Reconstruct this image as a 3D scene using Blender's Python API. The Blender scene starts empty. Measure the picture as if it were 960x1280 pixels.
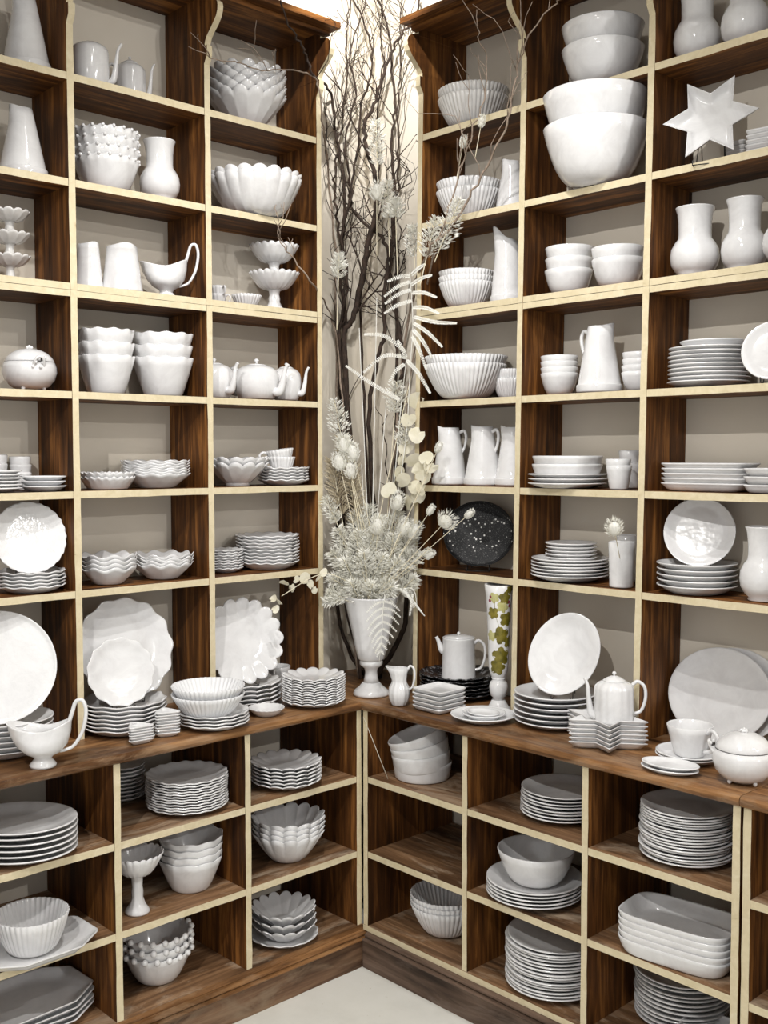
import bpy, bmesh, math, random
from mathutils import Vector, Matrix
random.seed(7)
PI = math.pi
COL = bpy.context.scene.collection
SCN = bpy.context.scene

# ------------------------------------------------------------------ camera
CAM = Vector((2.5704, -2.3233, 1.6837))
FPX, PITCH, YAW, ROLL = 1337.56, -0.0531, 0.8148, -0.0015
FW = Vector((-math.sin(YAW)*math.cos(PITCH), math.cos(YAW)*math.cos(PITCH), math.sin(PITCH)))
_rt = Vector((math.cos(YAW), math.sin(YAW), 0)); _up = _rt.cross(FW)
RT = math.cos(ROLL)*_rt + math.sin(ROLL)*_up
UP = -math.sin(ROLL)*_rt + math.cos(ROLL)*_up
cd = bpy.data.cameras.new('camera'); cam = bpy.data.objects.new('camera', cd); COL.objects.link(cam)
cam.matrix_world = Matrix(((RT.x, UP.x, -FW.x, CAM.x), (RT.y, UP.y, -FW.y, CAM.y), (RT.z, UP.z, -FW.z, CAM.z), (0, 0, 0, 1)))
cd.sensor_fit = 'VERTICAL'; cd.sensor_height = 36.0; cd.lens = FPX/1280*36.0
cd.clip_start = 0.05; cd.clip_end = 60
SCN.camera = cam

# ------------------------------------------------------------------ light and exposure
SCN.view_settings.view_transform = 'Standard'
SCN.view_settings.look = 'None'
SCN.view_settings.gamma = 1.0
SCN.view_settings.use_curve_mapping = False
SCN.view_settings.exposure = 0.16
w = bpy.data.worlds.new('world'); SCN.world = w; w.use_nodes = True
w.node_tree.nodes['Background'].inputs[0].default_value = (1.0, 0.985, 0.965, 1)
w.node_tree.nodes['Background'].inputs[1].default_value = 0.70
def spot(name, loc, aim, power, angle=110, size=0.02, col=(1, 0.98, 0.95), blend=0.5):
    ld = bpy.data.lights.new(name, 'SPOT'); ld.energy = power; ld.spot_size = math.radians(angle); ld.spot_blend = blend
    ld.shadow_soft_size = size; ld.color = col
    o = bpy.data.objects.new(name, ld); COL.objects.link(o); o.location = loc
    o.rotation_euler = (Vector(aim)-Vector(loc)).to_track_quat('-Z', 'Y').to_euler()
    return o
spot('ceiling_spot', (1.05, -0.95, 3.5), (-0.1, 0.1, 0.7), 78, 84, blend=0.75)
spot('ceiling_spot', (1.40, -1.30, 3.5), (-0.1, -0.1, 0.7), 62, 80, blend=0.75)
spot('ceiling_spot', (2.0, -3.0, 3.4), (0.7, 0.0, 0.8), 150, 70, blend=0.6)
spot('ceiling_spot', (3.2, -0.05, 3.5), (-0.3, -0.4, 1.0), 48, 80)
spot('ceiling_spot', (6.0, -0.02, 3.5), (-0.3, -0.5, 1.1), 168, 50)
spot('ceiling_spot', (0.42, -0.42, 3.5), (-0.41, 0.41, 3.0), 100, 54, blend=0.9)  # added wash lamp, put in to brighten the upper corner wall

# ------------------------------------------------------------------ photograph pixel to place in the room
def ray(px, py):
    return (FW*FPX + RT*(px-480) - UP*(py-640)).normalized()
def on_z(px, py, z):
    d = ray(px, py); return CAM + d*((z-CAM.z)/d.z)
def on_depth(px, py, dep):
    return CAM + (FW*FPX + RT*(px-480) - UP*(py-640))*(dep/FPX)
def proj(X):
    v = Vector(X)-CAM; k = v.dot(FW)
    return 480+FPX*v.dot(RT)/k, 640-FPX*v.dot(UP)/k
def scale_at(X): return FPX/(Vector(X)-CAM).dot(FW)
FRONT = {'L': -0.1935, 'R': 0.2123, 'l': 0.0, 'r': 0.0}
ZROW = [None, 2.731, 2.444, 2.160, 1.862, 1.584, 1.304, 0.880]
ZLOW = [None, 0.634, 0.385, 0.137]
WALL = 0.41
def on_front(side, px, z, d):
    """point at height z, d behind the front plane of a unit, in image column px"""
    c = FRONT[side]
    lo, hi = (-2.2, 0.5) if side in 'Ll' else (-0.5, 2.4)
    for _ in range(50):
        m = (lo+hi)/2
        X = Vector((c-d, m, z)) if side in 'Ll' else Vector((m, c+d, z))
        if proj(X)[0] < px: lo = m
        else: hi = m
    return X
def base_at(px, by, z, rb=0.0):
    """point on a surface of height z whose near edge (rb in front of it) shows at px, by"""
    X = on_z(px, by, z); h = Vector((X.x-CAM.x, X.y-CAM.y, 0)).normalized()
    return X + h*rb
def to_cam(X):
    return math.atan2(CAM.y-X[1], CAM.x-X[0])

# ------------------------------------------------------------------ materials
def nodes(name):
    m = bpy.data.materials.new(name); m.use_nodes = True
    nt = m.node_tree; return m, nt, nt.nodes['Principled BSDF']
def ramp(nt, fac, stops):
    r = nt.nodes.new('ShaderNodeValToRGB'); el = r.color_ramp.elements
    while len(el) < len(stops): el.new(0.5)
    for e, (p, c) in zip(el, stops): e.position = p; e.color = (*c, 1)
    nt.links.new(fac, r.inputs[0]); return r.outputs[0]
def coords(nt, sc=(1, 1, 1), rnd=True):
    tc = nt.nodes.new('ShaderNodeTexCoord'); mp = nt.nodes.new('ShaderNodeMapping'); mp.inputs['Scale'].default_value = sc
    nt.links.new(tc.outputs['Object'], mp.inputs[0])
    if rnd:
        oi = nt.nodes.new('ShaderNodeObjectInfo'); mu = nt.nodes.new('ShaderNodeMath'); mu.operation = 'MULTIPLY'; mu.inputs[1].default_value = 37.0
        nt.links.new(oi.outputs['Random'], mu.inputs[0]); nt.links.new(mu.outputs[0], mp.inputs['Location'])
    return mp.outputs[0]
def noise(nt, vec, sc, det=4, rough=0.6, dist=0.0):
    n = nt.nodes.new('ShaderNodeTexNoise'); n.inputs['Scale'].default_value = sc; n.inputs['Detail'].default_value = det
    n.inputs['Roughness'].default_value = rough; n.inputs['Distortion'].default_value = dist
    nt.links.new(vec, n.inputs['Vector']); return n.outputs['Fac']
def bump(nt, p, h, strength, dist=0.002):
    b = nt.nodes.new('ShaderNodeBump'); b.inputs['Strength'].default_value = strength; b.inputs['Distance'].default_value = dist
    nt.links.new(h, b.inputs['Height']); nt.links.new(b.outputs[0], p.inputs['Normal'])
def mixc(nt, fac, a, b, mode='MIX'):
    m = nt.nodes.new('ShaderNodeMix'); m.data_type = 'RGBA'; m.blend_type = mode
    for s, v in ((0, fac), (6, a), (7, b)):
        if hasattr(v, 'links'): nt.links.new(v, m.inputs[s])
        else: m.inputs[s].default_value = v if s == 0 else (*v, 1)
    return m.outputs[2]
def wood(name, axis, cols, worn=None, rough=0.55):
    m, nt, p = nodes(name)
    st = [14.0, 14.0, 14.0]; st['xyz'.index(axis)] = 0.9
    v = coords(nt, tuple(st))
    g = noise(nt, v, 3.2, 6, 0.62, 0.5)
    c = ramp(nt, g, [(0.28, cols[0]), (0.5, cols[1]), (0.72, cols[2])])
    bl = [3.0, 3.0, 3.0]; bl['xyz'.index(axis)] = 1.0
    v2 = coords(nt, tuple(bl))
    b = noise(nt, v2, 1.6, 3, 0.5, 0.6)
    dark = ramp(nt, b, [(0.40, (0.36, 0.33, 0.31)), (0.50, (1, 1, 1))])
    c = mixc(nt, 0.85, c, dark, 'MULTIPLY')
    if worn:
        wv = noise(nt, v2, 3.4, 5, 0.7, 1.0)
        f = ramp(nt, wv, [(0.50, (0, 0, 0)), (0.68, (0.8, 0.8, 0.8))])
        c = mixc(nt, f, c, worn)
    nt.links.new(c, p.inputs['Base Color'])
    p.inputs['Roughness'].default_value = rough
    p.inputs['Specular IOR Level'].default_value = 0.22
    bump(nt, p, g, 0.35, 0.0015)
    return m
DK = [(0.022, 0.009, 0.0035), (0.115, 0.043, 0.011), (0.38, 0.16, 0.040)]
SH = [(0.07, 0.037, 0.019), (0.22, 0.118, 0.058), (0.40, 0.24, 0.13)]
M = {}
for ax in 'xyz': M['dark_'+ax] = wood('dark_wood_'+ax, ax, DK)
for ax in 'xy': M['shelf_'+ax] = wood('shelf_wood_'+ax, ax, SH, worn=(0.50, 0.39, 0.28))
for ax in 'xy': M['top_'+ax] = wood('top_wood_'+ax, ax, [(0.07, 0.032, 0.014), (0.24, 0.115, 0.045), (0.44, 0.24, 0.105)], worn=(0.34, 0.22, 0.13), rough=0.38)
for ax in 'xy': M['kick_'+ax] = wood('kick_wood_'+ax, ax, [(0.06, 0.032, 0.02), (0.17, 0.095, 0.055), (0.27, 0.17, 0.10)], worn=(0.25, 0.18, 0.12))
def pale():
    m, nt, p = nodes('bare_edge_wood')
    v = coords(nt, (30, 30, 30)); g = noise(nt, v, 1.2, 5, 0.65, 0.8)
    c = ramp(nt, g, [(0.20, (0.30, 0.20, 0.10)), (0.31, (0.62, 0.53, 0.34)), (0.6, (0.70, 0.61, 0.42)), (0.8, (0.76, 0.69, 0.52))])
    nt.links.new(c, p.inputs['Base Color']); p.inputs['Roughness'].default_value = 0.65
    bump(nt, p, g, 0.3, 0.001); return m
M['pale'] = pale()
def glaze(name, a, b, rough=0.13, bmp=0.22, bsc=26.0, spec=0.5, coat=0.25):
    m, nt, p = nodes(name)
    v = coords(nt); g = noise(nt, v, 13.0, 6, 0.65, 0.8)
    c = ramp(nt, g, [(0.32, a), (0.60, b)])
    nt.links.new(c, p.inputs['Base Color']); p.inputs['Roughness'].default_value = rough
    p.inputs['Specular IOR Level'].default_value = spec; p.inputs['Coat Weight'].default_value = coat; p.inputs['Coat Roughness'].default_value = 0.08
    h = noise(nt, v, bsc, 2, 0.5); bump(nt, p, h, bmp, 0.004); return m
M['glaze'] = glaze('white_glaze', (0.68, 0.675, 0.68), (0.78, 0.78, 0.785))
M['glaze_warm'] = glaze('warm_white_glaze', (0.65, 0.635, 0.615), (0.75, 0.74, 0.725))
M['glaze_cool'] = glaze('cool_white_glaze', (0.75, 0.755, 0.77), (0.82, 0.825, 0.84))
M['glaze_emboss'] = glaze('embossed_white_glaze', (0.74, 0.74, 0.745), (0.82, 0.82, 0.825), 0.14, 0.35, 75.0)
M['rabbit_dark'] = glaze('dark_glaze', (0.03, 0.03, 0.03), (0.06, 0.055, 0.05))  # near-black colour painting the shade inside the tureen lugs
def speckled():
    m, nt, p = nodes('black_speckled_glaze')
    v = coords(nt, (1, 1, 1), False)
    vo = nt.nodes.new('ShaderNodeTexVoronoi'); vo.inputs['Scale'].default_value = 62; nt.links.new(v, vo.inputs['Vector'])
    d1 = ramp(nt, vo.outputs['Distance'], [(0.17, (1, 1, 1)), (0.21, (0, 0, 0))])
    sp = noise(nt, v, 420.0, 2); d2 = ramp(nt, sp, [(0.62, (0, 0, 0)), (0.7, (0.35, 0.35, 0.35))])
    # the dots sit in a band over the middle of the dish
    sx = nt.nodes.new('ShaderNodeSeparateXYZ'); nt.links.new(v, sx.inputs[0])
    ab = nt.nodes.new('ShaderNodeMath'); ab.operation = 'ABSOLUTE'; nt.links.new(sx.outputs['Y'], ab.inputs[0])
    band = ramp(nt, ab.outputs[0], [(0.05, (1, 1, 1)), (0.062, (0, 0, 0))])
    c1 = mixc(nt, 1.0, d1, band, 'MULTIPLY')
    f = mixc(nt, 1.0, c1, d2, 'LIGHTEN')
    c = mixc(nt, f, (0.012, 0.012, 0.013), (0.75, 0.74, 0.72))
    nt.links.new(c, p.inputs['Base Color']); p.inputs['Roughness'].default_value = 0.55; p.inputs['Specular IOR Level'].default_value = 0.25; return m
M['speckled'] = speckled()
def blackplate():
    m, nt, p = nodes('black_glaze')
    v = coords(nt); g = noise(nt, v, 55.0, 3); c = ramp(nt, g, [(0.52, (0.018, 0.018, 0.02)), (0.68, (0.30, 0.30, 0.31))])
    nt.links.new(c, p.inputs['Base Color']); p.inputs['Roughness'].default_value = 0.22; return m
M['black'] = blackplate()
def plain(name, col, rough=0.6, metal=0.0, nsc=None, col2=None):
    m, nt, p = nodes(name)
    if nsc:
        v = coords(nt); g = noise(nt, v, nsc, 4); c = ramp(nt, g, [(0.35, col), (0.65, col2)]); nt.links.new(c, p.inputs['Base Color'])
    else: p.inputs['Base Color'].default_value = (*col, 1)
    p.inputs['Roughness'].default_value = rough; p.inputs['Metallic'].default_value = metal; return m
M['wire'] = plain('black_wire', (0.02, 0.02, 0.02), 0.4)
M['bark'] = plain('bark', (0.020, 0.012, 0.008), 0.85, 0, 60, (0.060, 0.036, 0.024))
M['bark_pale'] = plain('pale_twig_bark', (0.20, 0.15, 0.11), 0.8, 0, 60, (0.36, 0.28, 0.22))
M['stem'] = plain('dry_stem', (0.70, 0.63, 0.45), 0.8, 0, 40, (0.82, 0.76, 0.60))
M['plume'] = plain('dry_plume', (0.92, 0.91, 0.84), 0.9, 0, 30, (0.97, 0.965, 0.93))
M['bleached'] = plain('bleached_fern', (0.90, 0.89, 0.83), 0.85, 0, 30, (0.95, 0.95, 0.92))
M['reed'] = plain('dry_reed', (0.56, 0.48, 0.34), 0.9, 0, 50, (0.76, 0.69, 0.54))
M['pod'] = plain('dry_pod', (0.80, 0.76, 0.60), 0.6, 0, 25, (0.90, 0.87, 0.75))
M['ivy'] = plain('ivy_paint', (0.10, 0.085, 0.008), 0.3, 0, 60, (0.24, 0.20, 0.03))
M['ivy_pale'] = plain('pale_ivy_paint', (0.42, 0.40, 0.15), 0.3, 0, 60, (0.52, 0.50, 0.25))
M['berry'] = plain('berry_paint', (0.22, 0.03, 0.06), 0.3)
for ax in 'xy': M['kickgrey_'+ax] = wood('grey_kick_wood_'+ax, ax, [(0.045, 0.028, 0.02), (0.12, 0.078, 0.055), (0.20, 0.135, 0.10)], worn=(0.17, 0.125, 0.10))
M['string'] = plain('pale_string', (0.75, 0.70, 0.58), 0.8)
M['tag'] = plain('white_tag', (0.85, 0.85, 0.84), 0.6)
def translucent(m, f=0.35):
    nt = m.node_tree; p = nt.nodes['Principled BSDF']; out = nt.nodes['Material Output']
    t = nt.nodes.new('ShaderNodeBsdfTranslucent'); x = nt.nodes.new('ShaderNodeMixShader'); x.inputs[0].default_value = f
    if p.inputs['Base Color'].links: nt.links.new(p.inputs['Base Color'].links[0].from_socket, t.inputs[0])
    nt.links.new(p.outputs[0], x.inputs[1]); nt.links.new(t.outputs[0], x.inputs[2]); nt.links.new(x.outputs[0], out.inputs[0])
for k in ('plume', 'bleached', 'pod', 'reed'): translucent(M[k])
def plaster():
    m, nt, p = nodes('plaster'); v = coords(nt, (1, 1, 1), False)
    g = noise(nt, v, 2.5, 4); c = ramp(nt, g, [(0.35, (0.73, 0.665, 0.56)), (0.65, (0.77, 0.71, 0.61))])
    h = noise(nt, v, 120, 3); bump(nt, p, h, 0.12, 0.001)
    nt.links.new(c, p.inputs['Base Color']); p.inputs['Roughness'].default_value = 0.75; return m
M['plaster'] = plaster()
def concrete():
    m, nt, p = nodes('pale_floor'); v = coords(nt, (1, 1, 1), False)
    g = noise(nt, v, 3.0, 6, 0.65); c = ramp(nt, g, [(0.3, (0.70, 0.69, 0.63)), (0.55, (0.80, 0.79, 0.73)), (0.75, (0.84, 0.83, 0.78))])
    sp = noise(nt, v, 40, 3); s = ramp(nt, sp, [(0.68, (1, 1, 1)), (0.76, (0.62, 0.58, 0.48))])
    c = mixc(nt, 0.7, c, s, 'MULTIPLY'); nt.links.new(c, p.inputs['Base Color']); p.inputs['Roughness'].default_value = 0.45; return m
M['floor'] = concrete()
M['ceiling'] = plain('ceiling_paint', (0.80, 0.79, 0.76), 0.8)

# ------------------------------------------------------------------ mesh helpers
class MB:
    def __init__(s): s.v = []; s.f = []; s.m = []; s.sm = []
    def add(s, verts, faces, mi=0, smooth=True):
        o = len(s.v); s.v += [tuple(q) for q in verts]
        for i, f in enumerate(faces):
            s.f.append(tuple(o+k for k in f)); s.m.append(mi[i] if isinstance(mi, list) else mi); s.sm.append(smooth)
        return s
    def mesh(s, name, mats):
        me = bpy.data.meshes.new(name); me.from_pydata(s.v, [], s.f)
        for m in (mats if isinstance(mats, (list, tuple)) else [mats]): me.materials.append(M[m] if isinstance(m, str) else m)
        me.polygons.foreach_set('material_index', s.m); me.polygons.foreach_set('use_smooth', s.sm); me.update()
        return me
def link(name, me, parent=None, loc=(0, 0, 0), rot=None):
    o = bpy.data.objects.new(name, me); COL.objects.link(o)
    if parent: o.parent = parent
    o.location = loc
    if rot is not None: o.rotation_euler = rot
    return o
def tag(o, label, cat, group=None):
    o['label'] = label; o['category'] = cat
    if group: o['group'] = group
    return o
def root(name, loc, label, cat, group=None, rz=0.0):
    return tag(link(name, None, None, loc, (0, 0, rz)), label, cat, group)
def revolve(mb, prof, seg=48, mod=None, mi=0, closed=False):
    rows = []; V = []; F = []
    for (r, z) in prof:
        if r < 1e-6: rows.append([len(V)]); V.append((0, 0, z)); continue
        row = []
        for i in range(seg):
            t = 2*PI*i/seg; rr, zz = (r, z) if mod is None else mod(t, r, z)
            row.append(len(V)); V.append((rr*math.cos(t), rr*math.sin(t), zz))
        rows.append(row)
    for a, b in zip(rows, rows[1:]):
        if len(a) == 1 and len(b) == 1: continue
        for i in range(seg):
            j = (i+1) % seg
            if len(a) == 1: F.append((a[0], b[i], b[j]))
            elif len(b) == 1: F.append((a[i], b[0], a[j]))
            else: F.append((a[i], b[i], b[j], a[j]))
    F = [f[::-1] for f in F]
    return mb.add(V, F, mi)
def spline(pts, n=6):
    P = [Vector(p) for p in pts]
    if len(P) < 3: return P
    out = []
    for i in range(len(P)-1):
        p0 = P[max(i-1, 0)]; p1 = P[i]; p2 = P[i+1]; p3 = P[min(i+2, len(P)-1)]
        for k in range(n):
            t = k/n
            out.append(0.5*((2*p1)+(p2-p0)*t+(2*p0-5*p1+4*p2-p3)*t*t+(3*p1-p0-3*p2+p3)*t**3))
    out.append(P[-1]); return out
def tube(mb, pts, rad, seg=8, mi=0, flat=1.0):
    """rad: one radius or a list spread along the path; flat squashes the section"""
    P = [Vector(p) for p in pts]; n = len(P); V = []; F = []
    if not isinstance(rad, (list, tuple)): rad = [rad]
    def rr(k):
        t = k/(n-1)*(len(rad)-1); i = min(int(t), len(rad)-1); j = min(i+1, len(rad)-1); return rad[i]+(rad[j]-rad[i])*(t-i)
    u = None
    for k in range(n):
        d = (P[min(k+1, n-1)]-P[max(k-1, 0)])
        if d.length < 1e-9: d = Vector((0, 0, 1))
        d.normalize()
        if u is None:
            u = d.cross(Vector((0, 0, 1)) if abs(d.z) < 0.9 else Vector((0, 1, 0))).normalized()
        else:
            u = (u-d*u.dot(d)); u = u.normalized() if u.length > 1e-6 else d.orthogonal().normalized()
        w_ = d.cross(u)
        for i in range(seg):
            a = 2*PI*i/seg; V.append(P[k]+rr(k)*(math.cos(a)*u*flat+math.sin(a)*w_))
    for k in range(n-1):
        for i in range(seg):
            j = (i+1) % seg; F.append((k*seg+i, k*seg+j, (k+1)*seg+j, (k+1)*seg+i))
    F.append(tuple(reversed(range(seg)))); F.append(tuple((n-1)*seg+i for i in range(seg)))
    return mb.add(V, F, mi)
def ball(mb, c, r, seg=10, rings=6, mi=0, sq=(1, 1, 1)):
    V = [(c[0], c[1], c[2]-r*sq[2])]; F = []
    for k in range(1, rings):
        a = PI*k/rings
        for i in range(seg):
            t = 2*PI*i/seg; V.append((c[0]+r*sq[0]*math.sin(a)*math.cos(t), c[1]+r*sq[1]*math.sin(a)*math.sin(t), c[2]-r*sq[2]*math.cos(a)))
    V.append((c[0], c[1], c[2]+r*sq[2])); L = len(V)-1
    for i in range(seg):
        j = (i+1) % seg; F.append((0, 1+j, 1+i)); F.append((L, 1+(rings-2)*seg+i, 1+(rings-2)*seg+j))
        for k in range(rings-2):
            a = 1+k*seg; F.append((a+i, a+j, a+seg+j, a+seg+i))
    return mb.add(V, F, mi)
def box(mb, lo, hi, mi=0, face_m=None, f=None):
    """face_m: dict of face -> material slot, faces -x +x -y +y -z +z; f maps a vertex"""
    x0, y0, z0 = lo; x1, y1, z1 = hi
    V = [(x0, y0, z0), (x1, y0, z0), (x1, y1, z0), (x0, y1, z0), (x0, y0, z1), (x1, y0, z1), (x1, y1, z1), (x0, y1, z1)]
    if f: V = [f(v) for v in V]
    names = ['-z', '+z', '-y', '+x', '+y', '-x']
    F = [(3, 2, 1, 0), (4, 5, 6, 7), (0, 1, 5, 4), (1, 2, 6, 5), (2, 3, 7, 6), (3, 0, 4, 7)]
    return mb.add(V, F, [(face_m or {}).get(n, mi) for n in names], False)

# ------------------------------------------------------------------ the room
def structure(name, lo, hi, m):
    mb = MB(); box(mb, lo, hi); o = link(name, mb.mesh(name, m)); o['kind'] = 'structure'; return o
structure('floor', (-0.55, -4.6, -0.06), (5.2, 0.56, 0.0), 'floor')
structure('wall_left', (-0.53, -4.6, 0.0), (-0.41, 0.42, 3.62), 'plaster')
structure('wall_back', (-0.53, 0.42, 0.0), (5.2, 0.54, 3.62), 'plaster')
structure('ceiling', (-0.55, -4.6, 3.62), (5.2, 0.56, 3.70), 'ceiling')

# ------------------------------------------------------------------ shelving
def W(side, out, al, z, lean=0.0):
    """unit frame (out of the wall from the front plane, along the wall, up) to the room"""
    if side in 'Ll': return (FRONT[side]+out, al, z)
    return (al+lean*(z-1.85), FRONT[side]-out, z)
LEAN = 0.015
rj = random.Random(3)
def sweep(mb, secs, pale_edges, side, lean):
    """secs: list of rings of (out, along, z); pale_edges: set of ring edges with slot 1"""
    n = len(secs[0]); V = [W(side, *q, lean) for s in secs for q in s]; F = []; mi = []
    for k in range(len(secs)-1):
        for i in range(n):
            j = (i+1) % n; F.append((k*n+i, k*n+j, (k+1)*n+j, (k+1)*n+i)); mi.append(1 if i in pale_edges else 0)
    F.append(tuple(range(n))[::-1]); mi.append(0)
    F.append(tuple((len(secs)-1)*n+i for i in range(n))); mi.append(0)
    mb.add(V, F, mi, False)
def fix_normals(me):
    b = bmesh.new(); b.from_mesh(me); bmesh.ops.recalc_face_normals(b, faces=b.faces); b.to_mesh(me); b.free(); return me
def upright(parent, side, al, z0, z1, depth, lean=0.0, th=0.02, ogee=False):
    N = max(4, int((z1-z0)/0.05)); secs = []
    zs = [(z0+(z1-z0)*k/N, 0.0) for k in range(N+1)]
    if ogee:
        zt = 3.064
        zs = [(z0+(2.862-z0)*k/12, 0.0) for k in range(13)]
        zs += [(2.885, 0.014), (2.9145, 0.015), (2.915, 0.003), (2.925, 0.005), (2.940, 0.015), (2.955, 0.032), (2.970, 0.050), (2.985, 0.064), (3.000, 0.072), (3.014, 0.074), (3.026, 0.070), (3.036, 0.058), (3.042, 0.040), (3.044, 0.022), (zt, 0.022)]
    for z, e in zs:
        j = rj.uniform(-0.0008, 0.0008); w2 = th/2+rj.uniform(-0.0007, 0.0007)
        secs.append([(-depth, al-th/2, z), (e+j, al-w2, z), (e+j, al+w2, z), (-depth, al+th/2, z)])
    mb = MB(); sweep(mb, secs, {1}, side, lean)
    return link('upright', fix_normals(mb.mesh('upright', ['dark_z', 'pale'])), parent)
def board(parent, side, a0, a1, zt, depth, th=0.02, lean=0.0, name='shelf_board', mat=None, out=0.0, edge='pale', jit=0.0008):
    N = max(3, int(abs(a1-a0)/0.05)); secs = []
    for k in range(N+1):
        a = a0+(a1-a0)*k/N; j = rj.uniform(-jit, jit); q = rj.uniform(-jit, jit)
        secs.append([(-depth, a, zt-th), (out-0.001+j, a, zt-th+q), (out-0.001+j, a, zt), (-depth, a, zt)])
    mb = MB(); sweep(mb, secs, {1}, side, lean); ax = 'y' if side in 'Ll' else 'x'
    return link(name, fix_normals(mb.mesh(name, [mat or 'dark_'+ax, edge])), parent)
def upper_unit(side, posts, depth, lean, where):
    ax = 'y' if side == 'L' else 'x'
    mid = posts[len(posts)//2]
    top = root('shelf_case', W(side, 0, mid, 2.142, lean), 'scroll topped shelf case, upper half of the '+where, 'shelves')
    low = root('shelf_case', W(side, 0, mid, 0.88, lean), 'dark open shelf case, pale edged, lower half of the '+where, 'shelves')
    parts = []
    for al in posts:
        parts.append((top, upright(top, side, al, 2.1422, 3.064, depth, lean, ogee=True)))
        parts.append((low, upright(low, side, al, 0.8805, 2.1412, depth, lean)))
    ps = sorted(posts)
    for a, b in zip(ps, ps[1:]):
        for r, t, z in ((1, top, 2.731), (2, top, 2.444), (3, top, 2.160), (None, low, 2.1408), (4, low, 1.862), (5, low, 1.584), (6, low, 1.304)):
            th = 0.0178 if z in (2.160, 2.1408) else 0.02
            parts.append((t, board(t, side, a+0.0102, b-0.0102, z, depth, th, lean)))
    ends = (ps[0]-0.03, ps[-1]+0.022) if side == 'L' else (ps[0]-0.012, ps[-1]+0.03)
    parts.append((top, board(top, side, ends[0], ends[1], 3.084, depth, 0.0185, lean, 'crown_board', 'dark_'+ax, 0.088, 'dark_'+ax)))
    parts.append((top, board(top, side, ends[0]+0.012, ends[1]-0.012, 3.0648, -0.024, 0.014, lean, 'crown_moulding', 'dark_'+ax, 0.048, 'dark_'+ax)))
    for t, o in parts: o.location = -t.location
    return top, low
UPL = [-1.343, -0.896, -0.449, -0.011]
UPR = [0.045, 0.477, 0.917, 1.357]
upper_unit('L', UPL, 0.2145, 0.0, 'left wall beside the branches')
upper_unit('R', UPR, 0.2055, LEAN, 'right wall beside the black dish')
LOL = [-1.33, -0.894, -0.46, -0.014]
LOR = [0.016, 0.454, 0.889, 1.326]
LOR2 = [1.3535, 1.79]
def base_unit(side, posts, label, kick_ends):
    ax = 'y' if side == 'l' else 'x'
    ps = sorted(posts); dp = 0.405
    t = root('base_cabinet', W(side, 0, ps[len(ps)//2], 0), label, 'cabinet')
    parts = []
    for al in ps: parts.append(upright(t, side, al, 0.137, 0.852, dp))
    for a, b in zip(ps, ps[1:]):
        for z in (0.634, 0.385): parts.append(board(t, side, a+0.0102, b-0.0102, z, dp, 0.02, 0, 'shelf_board', 'shelf_'+ax))
    parts.append(board(t, side, kick_ends[0], kick_ends[1], 0.1368, dp, 0.018, 0, 'bottom_board', 'shelf_'+ax, 0.003, 'pale' if side == 'r' else 'top_'+ax))
    kk = 'kick_' if side == 'l' else 'kickgrey_'
    # moulded lip and kick board
    mb = MB(); N = 2; secs = []
    prof = [(-0.01, 0.1185), (0.005, 0.1185), (0.012, 0.116), (0.016, 0.110), (0.016, 0.106), (0.009, 0.1045), (0.009, 0.1025), (0.023, 0.101), (0.026, 0.097), (0.024, 0.093), (-0.01, 0.093)]
    ke = (kick_ends[0], 0.0095) if side == 'l' else (0.0205, kick_ends[1]) if kick_ends[0] < 0.1 else kick_ends
    ke = (max(ke[0], 0.027), ke[1]) if side == 'r' else ke
    for a in ke: secs.append([(o_, a, z) for o_, z in prof])
    sweep(mb, secs, set(), side, 0); parts.append(link('kick_moulding', fix_normals(mb.mesh('kick_moulding', ['top_'+ax if side == 'l' else kk+ax])), t))
    parts.append(board(t, side, kick_ends[0] if side == 'l' or kick_ends[0] > 0.1 else 0.0175, 0.25 if side == 'l' else kick_ends[1], 0.0928, 0.02, 0.0926, 0, 'kick_board', kk+ax, 0.016, kk+ax))
    for o in parts: o.location = -t.location
    return t
base_unit('l', LOL, 'open dark wood base cabinet under the left worktop', (-1.35, 0.0))
base_unit('r', LOR, 'open dark wood base cabinet under the right worktop', (0.0055, 1.336))
base_unit('r', LOR2, 'second base cabinet past the worktop joint, far right', (1.3435, 1.81))
def worktop(side, lo, hi, label):
    """rounded front edge; lo, hi along the wall"""
    ax = 'y' if side == 'l' else 'x'; secs = []; N = 24
    for k in range(N+1):
        a = lo+(hi-lo)*k/N; j = rj.uniform(-0.0012, 0.0012)
        secs.append([(-0.409, a, 0.853), (0.006+j, a, 0.853), (0.013+j, a, 0.858), (0.016+j, a, 0.866), (0.014+j, a, 0.874), (0.008+j, a, 0.8793), (0.0, a, 0.88), (-0.409, a, 0.88)])
    mb = MB(); sweep(mb, secs, set(), side, 0)
    o = link('worktop', fix_normals(mb.mesh('worktop', ['top_'+ax]))); return tag(o, label, 'worktop')
worktop('l', -1.36, -0.0165, 'worn brown wooden worktop carrying the white gravy boat')
worktop('r', -0.41, 1.3385, 'worn brown wooden worktop carrying the flower urn and black plates')
worktop('r', 1.3405, 1.82, 'short end of worktop past the joint by the tureen')

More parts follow.
